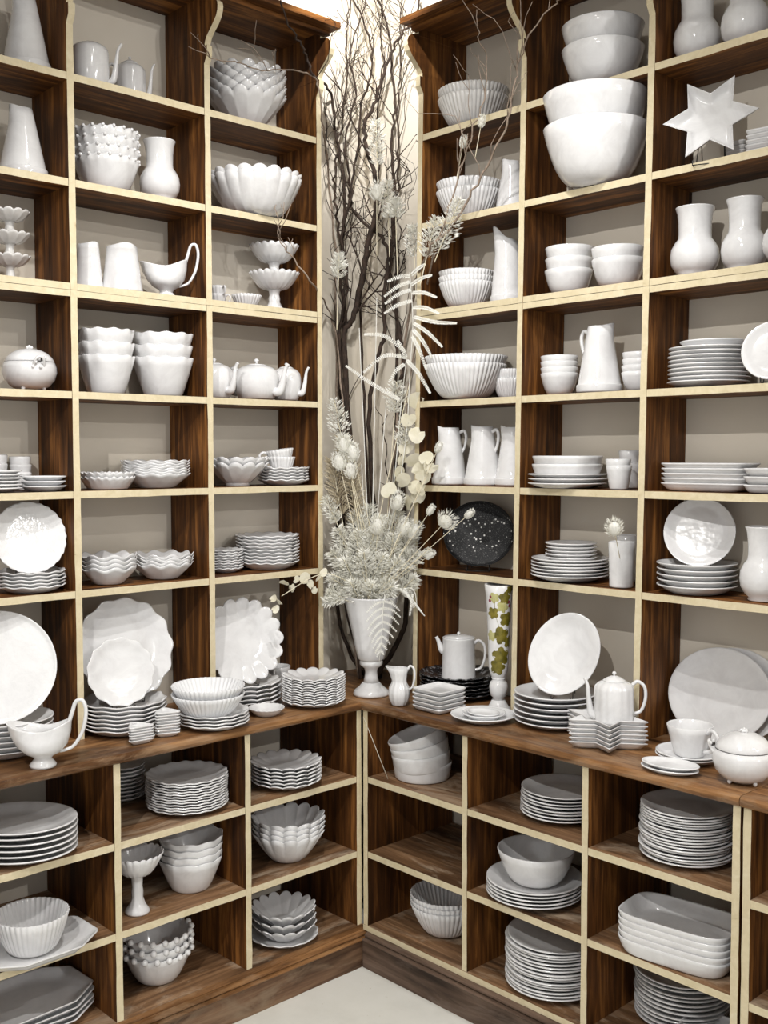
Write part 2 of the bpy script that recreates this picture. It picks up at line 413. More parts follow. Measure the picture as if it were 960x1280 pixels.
# ------------------------------------------------------------------ pottery shapes
def sm(x, a, b):
    t = max(0.0, min(1.0, (x-a)/(b-a))); return t*t*(3-2*t)
def plate_prof(R, H, t=0.0042, rf=0.6, lip=0.0):
    r0 = rf*R*1.06; d = R-r0; w = [r0+d*k for k in (0.3, 0.62, 0.9)]
    o = [(0, t*0.5), (rf*R*0.93, t*0.5), (rf*R*0.95, 0), (rf*R*1.02, 0), (r0, t*0.6), (w[0], 0.22*H), (w[1], 0.58*H), (w[2], H*0.9-t*0.25), (R, H-t*0.4)]
    i = [(R*1.003, H), (R*0.995, H+t*0.4), (w[2], H*0.93+t*0.62), (w[1], 0.60*H+t*0.9), (w[0], 0.24*H+t), (rf*R*1.05, t*1.35), (rf*R*0.9, t*1.2), (0, t*1.2)]
    return o+i
def bowl_prof(R, H, rb=0.5, e=0.6, t=0.005, foot=0.0, K=8):
    o = [(0, t*0.4+foot), (rb*R*0.8, t*0.4+foot)]
    if foot: o += [(rb*R*0.86, 0), (rb*R, 0), (rb*R*0.97, foot)]
    else: o += [(rb*R*0.86, 0), (rb*R*0.95, 0)]
    pts = []
    for k in range(K+1):
        s = (k/K)**1.8; pts.append((R*(rb+(1-rb)*s**e), foot+0.02*H+(H-foot-0.02*H)*s))
    o += pts
    i = [(R-t*0.5, H+t*0.45)]
    for r, z in reversed(pts[1:]): i.append((max(r-t, 0.02*R), z-0.0 if z < H else H-t*0.2))
    i += [(rb*R*0.75, foot+t*1.3), (0, foot+t*1.2)]
    return o+i
def petal(n, a, az=0.0, w0=0.45, R=1.0, twist=0.0):
    """rounded petals that meet in inward creases"""
    def f(t, r, z):
        q = sm(r/R, w0, 1.0); c = abs(math.cos(n*(t+twist)/2)); c = c**0.75
        return r*(1+a*q*(c-0.72)), z+az*q*(c-0.72)
    return f
def ruffle(n, a, az, w0=0.7, R=1.0, ph=0.0, a2=0.0):
    def f(t, r, z):
        q = sm(r/R, w0, 1.0); c = math.cos(n*t+ph)
        return r*(1+a*q*c+a2*q*math.cos(2*t)), z+az*q*math.cos(n*t+ph+0.6)
    return f
def ribs(n, a, z0, z1):
    def f(t, r, z):
        q = sm(z, z0, z0+0.15*(z1-z0)); c = abs(math.sin(n*t/2)); return r*(1-a*q*(1-c)), z
    return f
def shape(fn, w0=0.0, R=1.0):
    def f(t, r, z): return r*fn(t), z
    return f
def f_oval(k): return lambda t: 1/math.sqrt(math.cos(t)**2+(math.sin(t)/k)**2)
def f_rect(k, n=6.0): return lambda t: (abs(math.cos(t))**n+(abs(math.sin(t))/k)**n)**(-1/n)
def f_cut(k, cut=1.32):
    def g(t):
        c, s = abs(math.cos(t)), abs(math.sin(t))/k; return 1/max(c, s, (c+s)/cut)
    return g
def f_tri(t):
    v = 0
    for a in (PI/2, PI/2+2*PI/3, PI/2+4*PI/3): v += max(0.0, math.cos(t-a)/0.62)**5
    return min(1.0, v**(-1/5)) if v > 0 else 1.0
def f_star(n=6, ri=0.56):
    A = Vector((1, 0)); B = Vector((ri*math.cos(PI/n), ri*math.sin(PI/n)))
    def g(t):
        u = (t % (2*PI/n)); u = min(u, 2*PI/n-u)
        d = Vector((math.cos(u), math.sin(u))); e = B-A
        return (A.x*e.y-A.y*e.x)/(d.x*e.y-d.y*e.x)
    return g
def mesh_of(name, prof, seg, mod, mat):
    mb = MB(); revolve(mb, prof, seg, mod); return mb.mesh(name, mat)
# every maker: (R, H) -> mesh;  R the outer radius (half of the long side), H the height of one piece
def mk_plate(mat='glaze', rf=0.6): return lambda R, H: mesh_of('plate', plate_prof(R, H, 0.0042, rf), 48, None, mat)
def mk_oval(k, mat='glaze'): return lambda R, H: mesh_of('dish', plate_prof(R, H), 56, shape(f_oval(k)), mat)
def mk_ruffle_plate(n=10, a=0.022, az=0.004, mat='glaze', a2=0.0): return lambda R, H: mesh_of('plate', plate_prof(R, H), max(60, n*9), ruffle(n, a, az, 0.72, R, 0, a2), mat)
def mk_petal_plate(n=14, a=0.11, az=0.010, mat='glaze', w0=0.5): return lambda R, H: mesh_of('plate', plate_prof(R, H, 0.0042, 0.5), n*10, petal(n, a, az, w0, R), mat)
def mk_bowl(rb=0.5, e=0.6, t=0.005, mat='glaze', foot=0.0): return lambda R, H: mesh_of('bowl', bowl_prof(R, H, rb, e, t, foot), 56, None, mat)
def mk_petal_bowl(n=14, a=0.10, az=0.012, rb=0.42, e=0.85, mat='glaze', foot=0.0, w0=0.3): return lambda R, H: mesh_of('bowl', bowl_prof(R, H, rb, e, 0.0045, foot, 7), n*10, petal(n, a, az, w0, R), mat)
def mk_ruffle_bowl(n=12, a=0.02, az=0.004, rb=0.6, e=0.8, mat='glaze', w0=0.8): return lambda R, H: mesh_of('bowl', bowl_prof(R, H, rb, e, 0.0045), max(72, n*8), ruffle(n, a, az, w0, R), mat)
def mk_rib_bowl(n=44, a=0.035, rb=0.46, e=0.55, mat='glaze'): return lambda R, H: mesh_of('bowl', bowl_prof(R, H, rb, e, 0.0036), n*6, ribs(n, a, 0.10*H, H), mat)
def mk_rect(k, n=7.0, mat='glaze', rf=0.78): return lambda R, H: mesh_of('dish', plate_prof(R, H, 0.0045, rf), 80, shape(f_rect(k, n)), mat)
def mk_cut(k, mat='glaze', cut=1.5): return lambda R, H: mesh_of('tray', plate_prof(R, H, 0.0045, 0.72), 96, shape(f_cut(k, cut)), mat)
def mk_tri(mat='glaze'): return lambda R, H: mesh_of('dish', plate_prof(R, H, 0.004, 0.6), 60, shape(f_tri), mat)
def mk_star(mat='glaze', ri=0.56): return lambda R, H: mesh_of('dish', plate_prof(R, H, 0.004, 0.72), 72, shape(f_star(6, ri)), mat)
def mk_dish(mat='glaze', rb=0.86, k=None, n=5.0):
    return lambda R, H: mesh_of('dish', bowl_prof(R, H, rb, 0.6, 0.005), 72, shape(f_rect(k, n)) if k else None, mat)

# ------------------------------------------------------------------ placing
ORD = ['', 'second', 'third', 'fourth', 'fifth', 'sixth', 'seventh', 'eighth', 'ninth', 'tenth', 'eleventh', 'twelfth', 'thirteenth', 'fourteenth', 'fifteenth', 'sixteenth', 'seventeenth', 'eighteenth', 'nineteenth', 'twentieth']
REPORT = []
def spotof(sf, px, d=None, by=None, rb=0.0):
    """sf: ('L',row) / ('R',row) upper shelves by depth d, or ('l'|'r',row) lower shelves, ('C') worktop by near base edge"""
    if sf[0] in 'LR': return on_front(sf[0], px, ZROW[sf[1]]+0.001, d)
    z = 0.001+(0.88 if sf[0] == 'C' else ZLOW[sf[1]])
    return base_at(px, by, z, rb)
def check_in(name, X, R, sf):
    s, a, o = ('L', X.y, FRONT['L']-X.x) if sf[0] == 'L' else ('R', X.x, X.y-FRONT['R']) if sf[0] == 'R' else ('l', X.y, -X.x) if sf[0] == 'l' else ('r', X.x, X.y) if sf[0] == 'r' else (None, 0, 0)
    if s is None: return
    ps = {'L': UPL, 'R': [p+LEAN*(X.z-1.85) for p in UPR], 'l': LOL, 'r': LOR+LOR2}[s]; dp = 0.212 if s in 'LR' else 0.40
    for p in ps:
        if abs(a-p) < R+0.01 and o+R > 0: REPORT.append(f'{name} {sf} cuts upright at {p:.2f} by {R+0.01-abs(a-p):.3f} (o={o:.3f})')
    if o+R > dp: REPORT.append(f'{name} {sf} R={R:.3f} enters wall by {o+R-dp:.3f}')
sr = random.Random(11)
def stack(sf, px, n, wpx, hpx, maker, name, kind, where, cat, group, d=0.11, by=None, hi=0.16, rb=0.6, hm=None, rz=None, jit=0.0015, rjit=0.05, z0=0.0, ky=1.0, tilt=0.0, base=None, alt=0.0):
    """n alike pieces nested on one another. wpx, hpx: size of the whole in the photograph; hi: height of one piece as a share of R"""
    X = base.copy() if base else spotof(sf, px, d, by, 0.0)
    R = wpx/scale_at(X)/2
    if by is not None and not base: X = spotof(sf, px, d, by, rb*R*ky)
    R = wpx/scale_at(X)/2
    X.z += z0
    if sf[0] in 'LR' and not base: hpx = hpx-(1-rb)*wpx/2*max(0, (X.z-CAM.z)/(X-CAM).length)
    H = hpx/scale_at(X) if hpx else hi*R
    h = min(hi*R, H) if n > 1 else H
    p = (H-h)/(n-1) if n > 1 else 0
    if not base: check_in(name, X, R*max(ky, 0.9) if ky < 1 else R, sf)
    me = maker(R, h); a0 = sr.uniform(0, 6.28) if rz is None else rz
    out = []
    for i in range(n):
        o = link(name, me if True else None, None, (X.x+sr.uniform(-jit, jit), X.y+sr.uniform(-jit, jit), X.z+i*p+0.0006))
        tl = tilt*(i/(n-1) if n > 1 else 1)
        o.rotation_euler = (0, 0, a0+sr.uniform(-rjit, rjit)+(alt if i % 2 else 0.0))
        if tl:
            o.rotation_euler = (Matrix.Rotation(tl, 3, Vector((CAM.x-X.x, CAM.y-X.y, 0)).normalized()) @ Matrix.Rotation(a0, 3, 'Z')).to_euler()
        k = n-1-i
        pos = '' if n == 1 else ('topmost' if k == 0 else 'bottom one' if i == 0 else ORD[k]+' from top')
        lab = f'{kind} {where}' if n == 1 else f'{kind}, {pos}, {where}'
        tag(o, lab, cat, group if n > 1 else None); out.append(o)
    X2 = X.copy(); X2.z += (n-1)*p
    return X, X2, R, h, p
def standing(sf, cx, d, wpx, hpx, maker, name, label, cat, lean=14, turn=0.0, zs=0.0, roll=0.0, h=0.14, by=None, easel=True, base=None, elabel=None):
    """a dish set upright, facing the camera but for turn (degrees), on the surface raised by zs"""
    X = base.copy() if base else spotof(sf, cx, d, by, 0.0)
    s = scale_at(X); Ry = hpx/s/2/math.cos(math.radians(lean)); Rx = wpx/s/2
    a = to_cam(X)+math.radians(turn); L = math.radians(lean)
    n = Vector((math.cos(a)*math.cos(L), math.sin(a)*math.cos(L), math.sin(L)))
    xx = Vector((-math.sin(a), math.cos(a), 0)); yy = n.cross(xx)
    C = Vector((X.x, X.y, X.z+zs+0.006+Ry*math.cos(L)))
    Rm = Matrix((xx, yy, n)).transposed() @ Matrix.Rotation(math.radians(roll), 3, 'Z')
    o = link(name, maker(max(Rx, Ry), h*max(Rx, Ry)), None, C, Rm.to_euler()); tag(o, label, cat)
    if easel:
        mb = MB(); b = C-yy*Ry; f = Vector((n.x, n.y, 0)).normalized(); wd = Rx*0.32; r = 0.0014; zb = X.z+zs+0.0022
        def q(u, v, z): return Vector((X.x, X.y, 0))+xx*u+f*v+Vector((0, 0, z))
        fo = (b-Vector((X.x, X.y, b.z))).dot(f)
        H = Ry*0.85
        for sgn in (-1, 1):
            tube(mb, [q(sgn*wd, fo+0.030, zb+0.012), q(sgn*wd, fo+0.028, zb), q(sgn*wd, fo-0.012, zb), q(sgn*wd*0.8, fo-0.016-H*math.sin(L), zb+H*math.cos(L)), q(sgn*wd*0.8, fo-0.016-H*math.sin(L)-0.018, zb+H*0.5), q(sgn*wd*0.8, fo-0.018-H*math.sin(L)-0.035, zb)], r, 6)
        tube(mb, [q(-wd, fo+0.028, zb), q(wd, fo+0.028, zb)], r, 6)
        tube(mb, [q(-wd*0.8, fo-0.016-H*math.sin(L), zb+H*math.cos(L)), q(wd*0.8, fo-0.016-H*math.sin(L), zb+H*math.cos(L))], r, 6)
        e = link('plate_easel', mb.mesh('plate_easel', 'wire')); tag(e, elabel or ('black wire easel holding the '+label.split(' leaning')[0].split(' standing')[0]), 'easel')
    return C, Rx, Ry

# ------------------------------------------------------------------ pots with parts
def lathe_part(name, prof, parent, mat='glaze', seg=40, mod=None, loc=(0, 0, 0)):
    mb = MB(); revolve(mb, prof, seg, mod); return link(name, mb.mesh(name, mat), parent, loc)
def tube_part(name, pts, rad, parent, mat='glaze', seg=10, n=6, flat=1.0):
    mb = MB(); tube(mb, spline(pts, n), rad, seg, 0, flat); return link(name, mb.mesh(name, mat), parent)
def size_at(sf, px, d, by, wpx, hpx, rb=0.8):
    X = spotof(sf, px, d, by, 0.0); R = wpx/scale_at(X)/2
    if by is not None: X = spotof(sf, px, d, by, rb*R)
    s = scale_at(X); return X, wpx/s/2, hpx/s
def view_dir(X, side_deg):
    """heading of a spout or handle: 0 = to the right of the picture, 90 = to the camera"""
    return to_cam(X)+PI/2-math.radians(side_deg)
def teapot(sf, px, wpx, hpx, label, spout=0, d=0.1, by=None, kind='round', z0=0.0, lid=True, group=None, base=None, facets=0, handle=True, sp_k=1.0):
    if base: X = base.copy(); s = scale_at(X); R = wpx/s/2; H = hpx/s
    else: X, R, H = size_at(sf, px, d, by, wpx, hpx); check_in('teapot', X, R, sf)
    t = root('teapot', X, label, 'teapot', group, view_dir(X, spout))
    mod = (lambda a, r, z: (r*(1-0.035*(1-abs(math.cos(facets*a/2)))), z)) if facets else None
    if kind == 'round':
        pr = [(0, 0.003), (0.62*R, 0.003), (0.66*R, 0), (0.78*R, 0.05*H), (0.93*R, 0.24*H), (R, 0.48*H), (0.98*R, 0.66*H), (0.90*R, 0.79*H), (0.70*R, 0.885*H), (0.46*R, 0.93*H), (0, 0.935*H)]
        lidp = [(0, 0.93*H), (0.47*R, 0.93*H), (0.46*R, 0.945*H), (0.3*R, 0.975*H), (0, 0.985*H)]; top = 0.985*H; kr = 0.11*R
    elif kind == 'can':
        pr = [(0, 0.003), (0.96*R, 0.003), (1.0*R, 0), (1.02*R, 0.02*H), (0.97*R, 0.06*H), (0.96*R, 0.5*H), (0.93*R, 0.92*H), (0.95*R, 0.95*H), (0.90*R, 0.955*H), (0, 0.955*H)]
        lidp = [(0, 0.955*H), (0.86*R, 0.955*H), (0.84*R, 0.975*H), (0.4*R, 1.0*H), (0, 1.005*H)]; top = 1.0*H; kr = 0.10*R
    else:  # domed coffee pot
        pr = [(0, 0.003), (0.88*R, 0.003), (0.93*R, 0), (0.97*R, 0.05*H), (1.0*R, 0.3*H), (0.98*R, 0.70*H), (0.95*R, 0.77*H), (0.80*R, 0.83*H), (0.56*R, 0.88*H), (0, 0.885*H)]
        lidp = [(0, 0.88*H), (0.57*R, 0.88*H), (0.55*R, 0.895*H), (0.34*R, 0.95*H), (0.14*R, 0.985*H), (0, 0.99*H)]; top = 0.985*H; kr = 0.11*R
    lathe_part('body', pr, t, 'glaze', 48 if not facets else facets*6, mod)
    if lid:
        l = lathe_part('lid', lidp, t, 'glaze', 40)
        kb = MB(); revolve(kb, [(0, top-0.004), (0.5*kr, top-0.003), (0.45*kr, top+0.5*kr), (1.0*kr, top+1.1*kr), (0.95*kr, top+1.5*kr), (0.45*kr, top+2.0*kr), (0, top+2.1*kr)], 16)
        link('knob', kb.mesh('knob', 'glaze'), l)
    if kind == 'round':
        sp = [(0.86*R, 0, 0.22*H), (1.16*R, 0, 0.24*H), (1.36*R, 0, 0.50*H), (1.48*R, 0, 0.80*H), (1.68*R, 0, 0.95*H)]; rr = [0.20*R, 0.19*R, 0.13*R, 0.09*R, 0.075*R]
    elif kind == 'can':
        sp = [(0.86*R, 0, 0.60*H), (1.02*R, 0, 0.68*H), (1.16*R, 0, 0.84*H), (1.30*R, 0, 0.96*H)]; rr = [0.20*R, 0.19*R, 0.12*R, 0.10*R]
    else:
        sp = [(0.90*R, 0, 0.10*H), (1.20*R, 0, 0.18*H), (1.36*R, 0, 0.50*H), (1.46*R, 0, 0.78*H), (1.66*R, 0, 0.92*H)]; rr = [0.19*R, 0.18*R, 0.12*R, 0.085*R, 0.07*R]
    sp = [(R*0.9+(x-R*0.9)*sp_k, y, z) for x, y, z in sp]
    tube_part('spout', sp, rr, t, 'glaze', 12)
    if handle:
        tube_part('handle', [(-0.88*R, 0, 0.80*H), (-1.15*R, 0, 0.88*H), (-1.48*R, 0, 0.76*H), (-1.52*R, 0, 0.50*H), (-1.30*R, 0, 0.24*H), (-0.90*R, 0, 0.18*H)], [0.10*R, 0.085*R, 0.085*R, 0.08*R, 0.09*R], t, 'glaze', 10)
    return t
def cone_jug(sf, px, wpx, hpx, label, d=0.1, by=None, handle=None, top=0.45, spout=180, group=None, name='conical_jug', peak=0.0, band=True, mat='glaze'):
    X, R, H = size_at(sf, px, d, by, wpx, hpx); check_in(name, X, R, sf)
    t = root(name, X, label, 'jug', group, view_dir(X, spout)); rt = top*R; w_ = 0.004
    pr = [(0, 0.003), (0.95*R, 0.003), (0.98*R, 0), (R, 0.006)]
    if band: pr += [(R, 0.06*H), (R, 0.122*H), (0.992*R, 0.128*H), (0.95*R, 0.131*H), (0.935*R, 0.138*H)]
    else: pr += [(0.97*R, 0.08*H)]
    for k in range(1, 9):
        s = k/8; zz = 0.145*H+(H-0.145*H)*s; pr.append((0.93*R+(rt-0.93*R)*s, zz))
    pr += [(rt-w_, H), (rt-w_*1.2, 0.8*H), (0.6*R, 0.3*H), (0, 0.2*H)]
    def mod(a, r, z):
        q = sm(z/H, 0.80, 1.0); c = max(0.0, math.cos(a))**6
        back = max(0.0, -math.cos(a))
        return r*(1+0.32*q*c), z+q*(0.035*H*c + peak*H*(max(0, math.cos(a))**2.2) - (peak*0.35*H*back))
    lathe_part('body', pr, t, mat, 56, mod)
    if handle is not None:
        a = math.radians(handle)
        def h(u, z): return (-u*math.cos(a), u*math.sin(a), z)
        tube_part('handle', [h(rt*0.95, 0.90*H), h(rt*1.5, 0.945*H), h(rt*1.75, 0.85*H), h(rt*1.62, 0.68*H), h((rt+0.30*(R-rt)), 0.55*H)], [0.10*R, 0.085*R, 0.085*R, 0.08*R, 0.07*R], t, mat, 10)
    return t
def vase(sf, px, wpx, hpx, label, d=0.1, by=None, group=None, cut=None):
    X, R, H = size_at(sf, px, d, by, wpx, hpx); check_in('vase', X, R, sf)
    pr = [(0, 0.004), (0.58*R, 0.004), (0.62*R, 0), (0.66*R, 0.02*H), (0.63*R, 0.05*H), (0.80*R, 0.10*H), (0.95*R, 0.19*H), (1.0*R, 0.30*H), (0.96*R, 0.41*H), (0.82*R, 0.50*H), (0.69*R, 0.555*H), (0.665*R, 0.62*H), (0.675*R, 0.78*H), (0.72*R, 0.92*H), (0.79*R, 0.985*H), (0.80*R, H), (0.76*R, H*1.002), (0.68*R, 0.92*H), (0.62*R, 0.7*H), (0.6*R, 0.56*H), (0, 0.4*H)]
    mb = MB(); revolve(mb, pr, 48); o = link('vase', mb.mesh('vase', 'glaze'), None, X, (0, 0, sr.uniform(0, 6))); tag(o, label, 'vase', group); return o
def gravy_boat(sf, px, wpx, hpx, label, d=0.1, by=None, handle=0):
    """wpx: length of the body, hpx: height of the body; the looped handle rises above"""
    X, R, H = size_at(sf, px, d, by, wpx, hpx, 0.35); check_in('gravy_boat', X, R*0.8, sf)
    t = root('gravy_boat', X, label, 'gravy boat', None, view_dir(X, handle))
    rb = 0.40*R
    pr = [(0, 0.006), (rb*0.9, 0.006), (rb*0.95, 0), (rb*1.06, 0), (rb*1.08, 0.05*H), (rb*0.86, 0.12*H), (rb*0.70, 0.18*H), (rb*0.85, 0.24*H), (0.58*R, 0.32*H), (0.80*R, 0.47*H), (0.91*R, 0.66*H), (0.94*R, 0.86*H), (0.955*R, 0.9*H), (0.915*R, 0.9*H), (0.87*R, 0.7*H), (0.7*R, 0.46*H), (0, 0.32*H)]
    def mod(a, r, z):
        q = sm(z/H, 0.3, 0.9); c = math.cos(a); ov = 1-0.44*q*(math.sin(a)**2)
        sp = max(0.0, -c)**5; bk = max(0.0, c)**3
        return r*ov*(1+0.22*q*sp), z+q*H*(0.10*sp+0.16*bk-0.05*math.sin(a)**2)
    lathe_part('body', pr, t, 'glaze', 56, mod)
    tube_part('handle', [(0.86*R, 0, 0.98*H), (0.98*R, 0, 1.22*H), (1.10*R, 0, 1.44*H), (1.32*R, 0, 1.46*H), (1.42*R, 0, 1.20*H), (1.30*R, 0, 0.78*H), (1.02*R, 0, 0.46*H), (0.74*R, 0, 0.36*H), (0.52*R, 0, 0.33*H)], [0.075*R, 0.065*R, 0.065*R, 0.065*R, 0.055*R, 0.05*R], t, 'glaze', 10)
    return t
def compote(X, R, H, label, n=18, bowl_h=0.42, group=None, mat='glaze', rz=0.0):
    t = root('footed_compote', X, label, 'compote', group, rz)
    zb = H*(1-bowl_h)
    lathe_part('stem', [(0, 0.004), (0.40*R, 0.004), (0.46*R, 0), (0.47*R, 0.03*H), (0.42*R, 0.07*H), (0.30*R, 0.15*H), (0.22*R, 0.26*H), (0.23*R, 0.36*H), (0.20*R, 0.44*H), (0.22*R, zb*0.95), (0.32*R, zb+0.01*H), (0, zb+0.02*H)], t, mat, 40, ribs(10, 0.05, 0, H))
    pr = [(r, z+zb) for r, z in bowl_prof(R, H*bowl_h, 0.28, 0.48, 0.004, 0, 8)]
    mb = MB(); revolve(mb, pr, n*8, lambda a, r, z: petal(n, 0.06, 0.006, 0.25, R)(a, r, z)); link('bowl', mb.mesh('bowl', mat), t); return t
def cup(X, R, H, label, handle, name='tea_cup', fl=0, group=None, rz=None, tilt=0):
    t = root(name, X, label, 'cup', group, view_dir(X, handle)); 
    lathe_part('body', bowl_prof(R, H, 0.62, 0.75, 0.0035), t, 'glaze', 48 if not fl else fl*8, ribs(fl, 0.05, 0.05*H, H) if fl else None)
    tube_part('handle', [(0.93*R, 0, 0.86*H), (1.2*R, 0, 0.98*H), (1.48*R, 0, 0.80*H), (1.40*R, 0, 0.50*H), (1.12*R, 0, 0.30*H), (0.78*R, 0, 0.22*H)], [0.10*R, 0.09*R, 0.085*R, 0.08*R, 0.09*R], t, 'glaze', 8)
    if tilt: t.rotation_euler = (0, math.radians(tilt), t.rotation_euler.z)
    return t
def tureen(sf, px, wpx, hpx, label, d=0.1, by=None, lug=180):
    X, R, H = size_at(sf, px, d, by, wpx, hpx, 0.6); check_in('tureen', X, R, sf)
    t = root('lidded_tureen', X, label, 'tureen', None, view_dir(X, lug)); f = 0.03*H
    lathe_part('body', [(0, f), (0.45*R, f), (0.72*R, 0.11*H), (0.91*R, 0.24*H), (1.0*R, 0.40*H), (0.985*R, 0.52*H), (0.925*R, 0.625*H), (0.90*R, 0.615*H), (0.85*R, 0.5*H), (0, 0.3*H)], t, 'glaze', 48)
    l = lathe_part('lid', [(0, 0.62*H), (0.90*R, 0.632*H), (0.915*R, 0.648*H), (0.83*R, 0.735*H), (0.66*R, 0.83*H), (0.42*R, 0.90*H), (0.15*R, 0.925*H), (0, 0.927*H)], t, 'glaze', 48)
    kb = MB(); z = 0.905*H
    for k in range(5):
        a = 2*PI*k/5; ball(kb, (0.075*R*math.cos(a), 0.075*R*math.sin(a), z+0.05*H), 0.07*R, 8, 5)
    ball(kb, (0, 0, z+0.03*H), 0.08*R, 8, 5); ball(kb, (0, 0, z+0.085*H), 0.045*R, 8, 5)
    link('knob', kb.mesh('knob', 'glaze'), l)
    # the moulded lug: an arched loop with leafy lumps
    for sg, nm in ((1, 'lug_handle'), (-1, 'lug_handle')):
        mb = MB(); tube(mb, spline([(sg*0.93*R, -0.20*R, 0.52*H), (sg*1.07*R, -0.15*R, 0.66*H), (sg*1.10*R, 0, 0.72*H), (sg*1.07*R, 0.15*R, 0.66*H), (sg*0.93*R, 0.20*R, 0.52*H)], 5), 0.05*R, 8)
        for k in range(6):
            a = -0.5+k*0.2; ball(mb, (sg*(0.97+0.06*(k % 2))*R, a*0.45*R, (0.50+0.10*(k % 3))*H), 0.06*R, 8, 5, 0, (1, 1, 1.2))
        o = link(nm, mb.mesh(nm, 'glaze'), t)
    db = MB(); ball(db, (0.985*R, 0.11*R, 0.66*H), 0.055*R, 8, 6, 0, (1, 1, 1.3)); ball(db, (0.99*R, -0.09*R, 0.60*H), 0.045*R, 8, 6); link('lug_shadow_gap', db.mesh('lug_shadow_gap', 'rabbit_dark'), t).name = 'dark_inlay'  # dark balls paint the shade in the gaps of the lug relief
    for k in range(4):
        a = PI/4+k*PI/2; mb = MB(); ball(mb, (0.56*R*math.cos(a), 0.56*R*math.sin(a), 0.05*H), 0.075*R, 8, 6, 0, (1, 1, 0.05*H/(0.075*R))); link('foot', mb.mesh('foot', 'glaze'), t)
    return t
def beaded(sf, px, n, wpx, hpx, kind, where, group, nb=20, hi=0.55, rb=0.6, d=0.1, by=None, e=0.7, br=0.045):
    """bowls with a row of pearls along the rim; pearls are a part"""
    X = spotof(sf, px, d, by, 0.0); R = wpx/scale_at(X)/2
    if by is not None: X = spotof(sf, px, d, by, rb*R)
    if sf[0] in 'LR': hpx = hpx-(1-rb)*wpx/2*max(0, (X.z-CAM.z)/(X-CAM).length)
    s = scale_at(X); R = wpx/s/2*0.97; H = hpx/s; h = hi*R; p = (H-h)/(n-1)
    check_in('beaded_bowl', X, R, sf)
    mb = MB(); revolve(mb, bowl_prof(R, h, rb, e, 0.0045), nb*4, ruffle(nb, 0.02, 0.0025, 0.85, R)); me = mb.mesh('beaded_bowl', 'glaze')
    bb = MB()
    for k in range(nb):
        a = 2*PI*(k+0.12)/nb; ball(bb, (R*1.0*math.cos(a), R*1.0*math.sin(a), h+0.001), br*R*1.35, 8, 6)
    bm = bb.mesh('beaded_rim', 'glaze')
    for i in range(n):
        o = link('beaded_bowl', me, None, (X.x+sr.uniform(-.001, .001), X.y, X.z+i*p+0.0005), (0, 0, sr.uniform(0, 6)))
        link('beaded_rim', bm, o)
        k = n-1-i; pos = 'topmost' if k == 0 else 'bottom one' if i == 0 else ORD[k]+' from top'
        tag(o, f'{kind}, {pos}, {where}', 'bowl', group)

# ------------------------------------------------------------------ left wall shelves
UPH = lambda X, X2: (X2.z-X.z)+0.0065
# column by the picture's edge
cone_jug(('L', 1), 33, 60, 96, 'tall conical white jug on the highest shelf left of the lidless pot', 0.10, top=0.40, spout=150)
cone_jug(('L', 2), 29, 60, 86, 'tall conical white jug directly below another, left of the ruffled beaded bowls', 0.10, top=0.42, spout=150)
X = spotof(('L', 3), 13, 0.11); s_ = scale_at(X)
for k, nm in enumerate(('lowest', 'middle', 'highest')):
    compote(X+Vector((0, 0, k*27.5/s_+0.0006)), 25/s_, 32/s_, f'small shell footed compote, {nm} of the three-tier tower', 12, 0.40, 'three stacked shell compotes', 'glaze_warm', k*0.3)
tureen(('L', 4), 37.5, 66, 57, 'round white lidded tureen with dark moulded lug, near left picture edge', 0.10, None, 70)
stack(('L', 5), 26, 4, 27, 41, mk_bowl(0.88, 0.8), 'ramekin', 'small white ramekin', 'column behind three dinner plates, far left', 'ramekin', 'ramekins beside the wall, second column', 0.178, hi=0.85)
stack(('L', 5), -3, 4, 27, 44, mk_bowl(0.88, 0.8), 'ramekin', 'small white ramekin', 'column cut by the picture edge', 'ramekin', 'ramekins at the picture edge', 0.178, hi=0.85)
stack(('L', 5), -3, 6, 60, 26, mk_plate(), 'plate', 'plain white plate', 'six-plate stack cut by the picture edge', 'plate', 'plain plates at the picture edge', 0.075)
stack(('L', 5), 54, 3, 56, 18, mk_plate('glaze_cool'), 'plate', 'thick white dinner plate', 'three-plate stack below the round tureen', 'plate', 'three thick plates', 0.058, hi=0.22)
X, X2, R, h, p = stack(('L', 6), 39, 5, 84, 26, mk_ruffle_plate(12, 0.0150, 0.0017), 'ruffled_plate', 'wavy rimmed white plate', 'under the upright embossed plate', 'plate', 'wavy plates under the embossed plate', 0.08, hi=0.2)
standing(('L', 6), 37, 0.068, 83, 88, mk_ruffle_plate(26, 0.0090, 0.0008, 'glaze_emboss'), 'embossed_plate', 'embossed white plate with wavy rim standing on five wavy plates', 'plate', 13, 15, UPH(X, X2))
# middle column
teapot(('L', 1), 113, 47, 60, 'lidless white coffee pot with tall spout on the highest left shelf', 8, 0.075, kind='dome', lid=False, handle=False)
teapot(('L', 1), 163, 39, 54, 'small faceted white teapot with pearl knob beside the lidless pot', 5, 0.12, kind='dome', facets=10, sp_k=0.85)
beaded(('L', 2), 133, 4, 84, 78, 'white beaded salad bowl', 'left of the round bellied vase', 'beaded bowls by the vase', 20, 0.98, 0.58, 0.10, e=0.7, br=0.04)
vase(('L', 2), 200, 50, 76, 'round bellied white vase beside four beaded bowls', 0.085)
cone_jug(('L', 3), 111, 37, 57, 'narrow hammered white jug half hidden by the shelf upright', 0.11, top=0.70, spout=60, name='pinched_jug', band=False)
cone_jug(('L', 3), 153, 52, 57, 'wide hammered white jug with pinched lip beside the looped sauce boat', 0.085, top=0.72, spout=75, name='pinched_jug', band=False)
gravy_boat(('L', 3), 208, 56, 46, 'white sauce boat with tall looped handle on the left shelves', 0.09, None, 5)
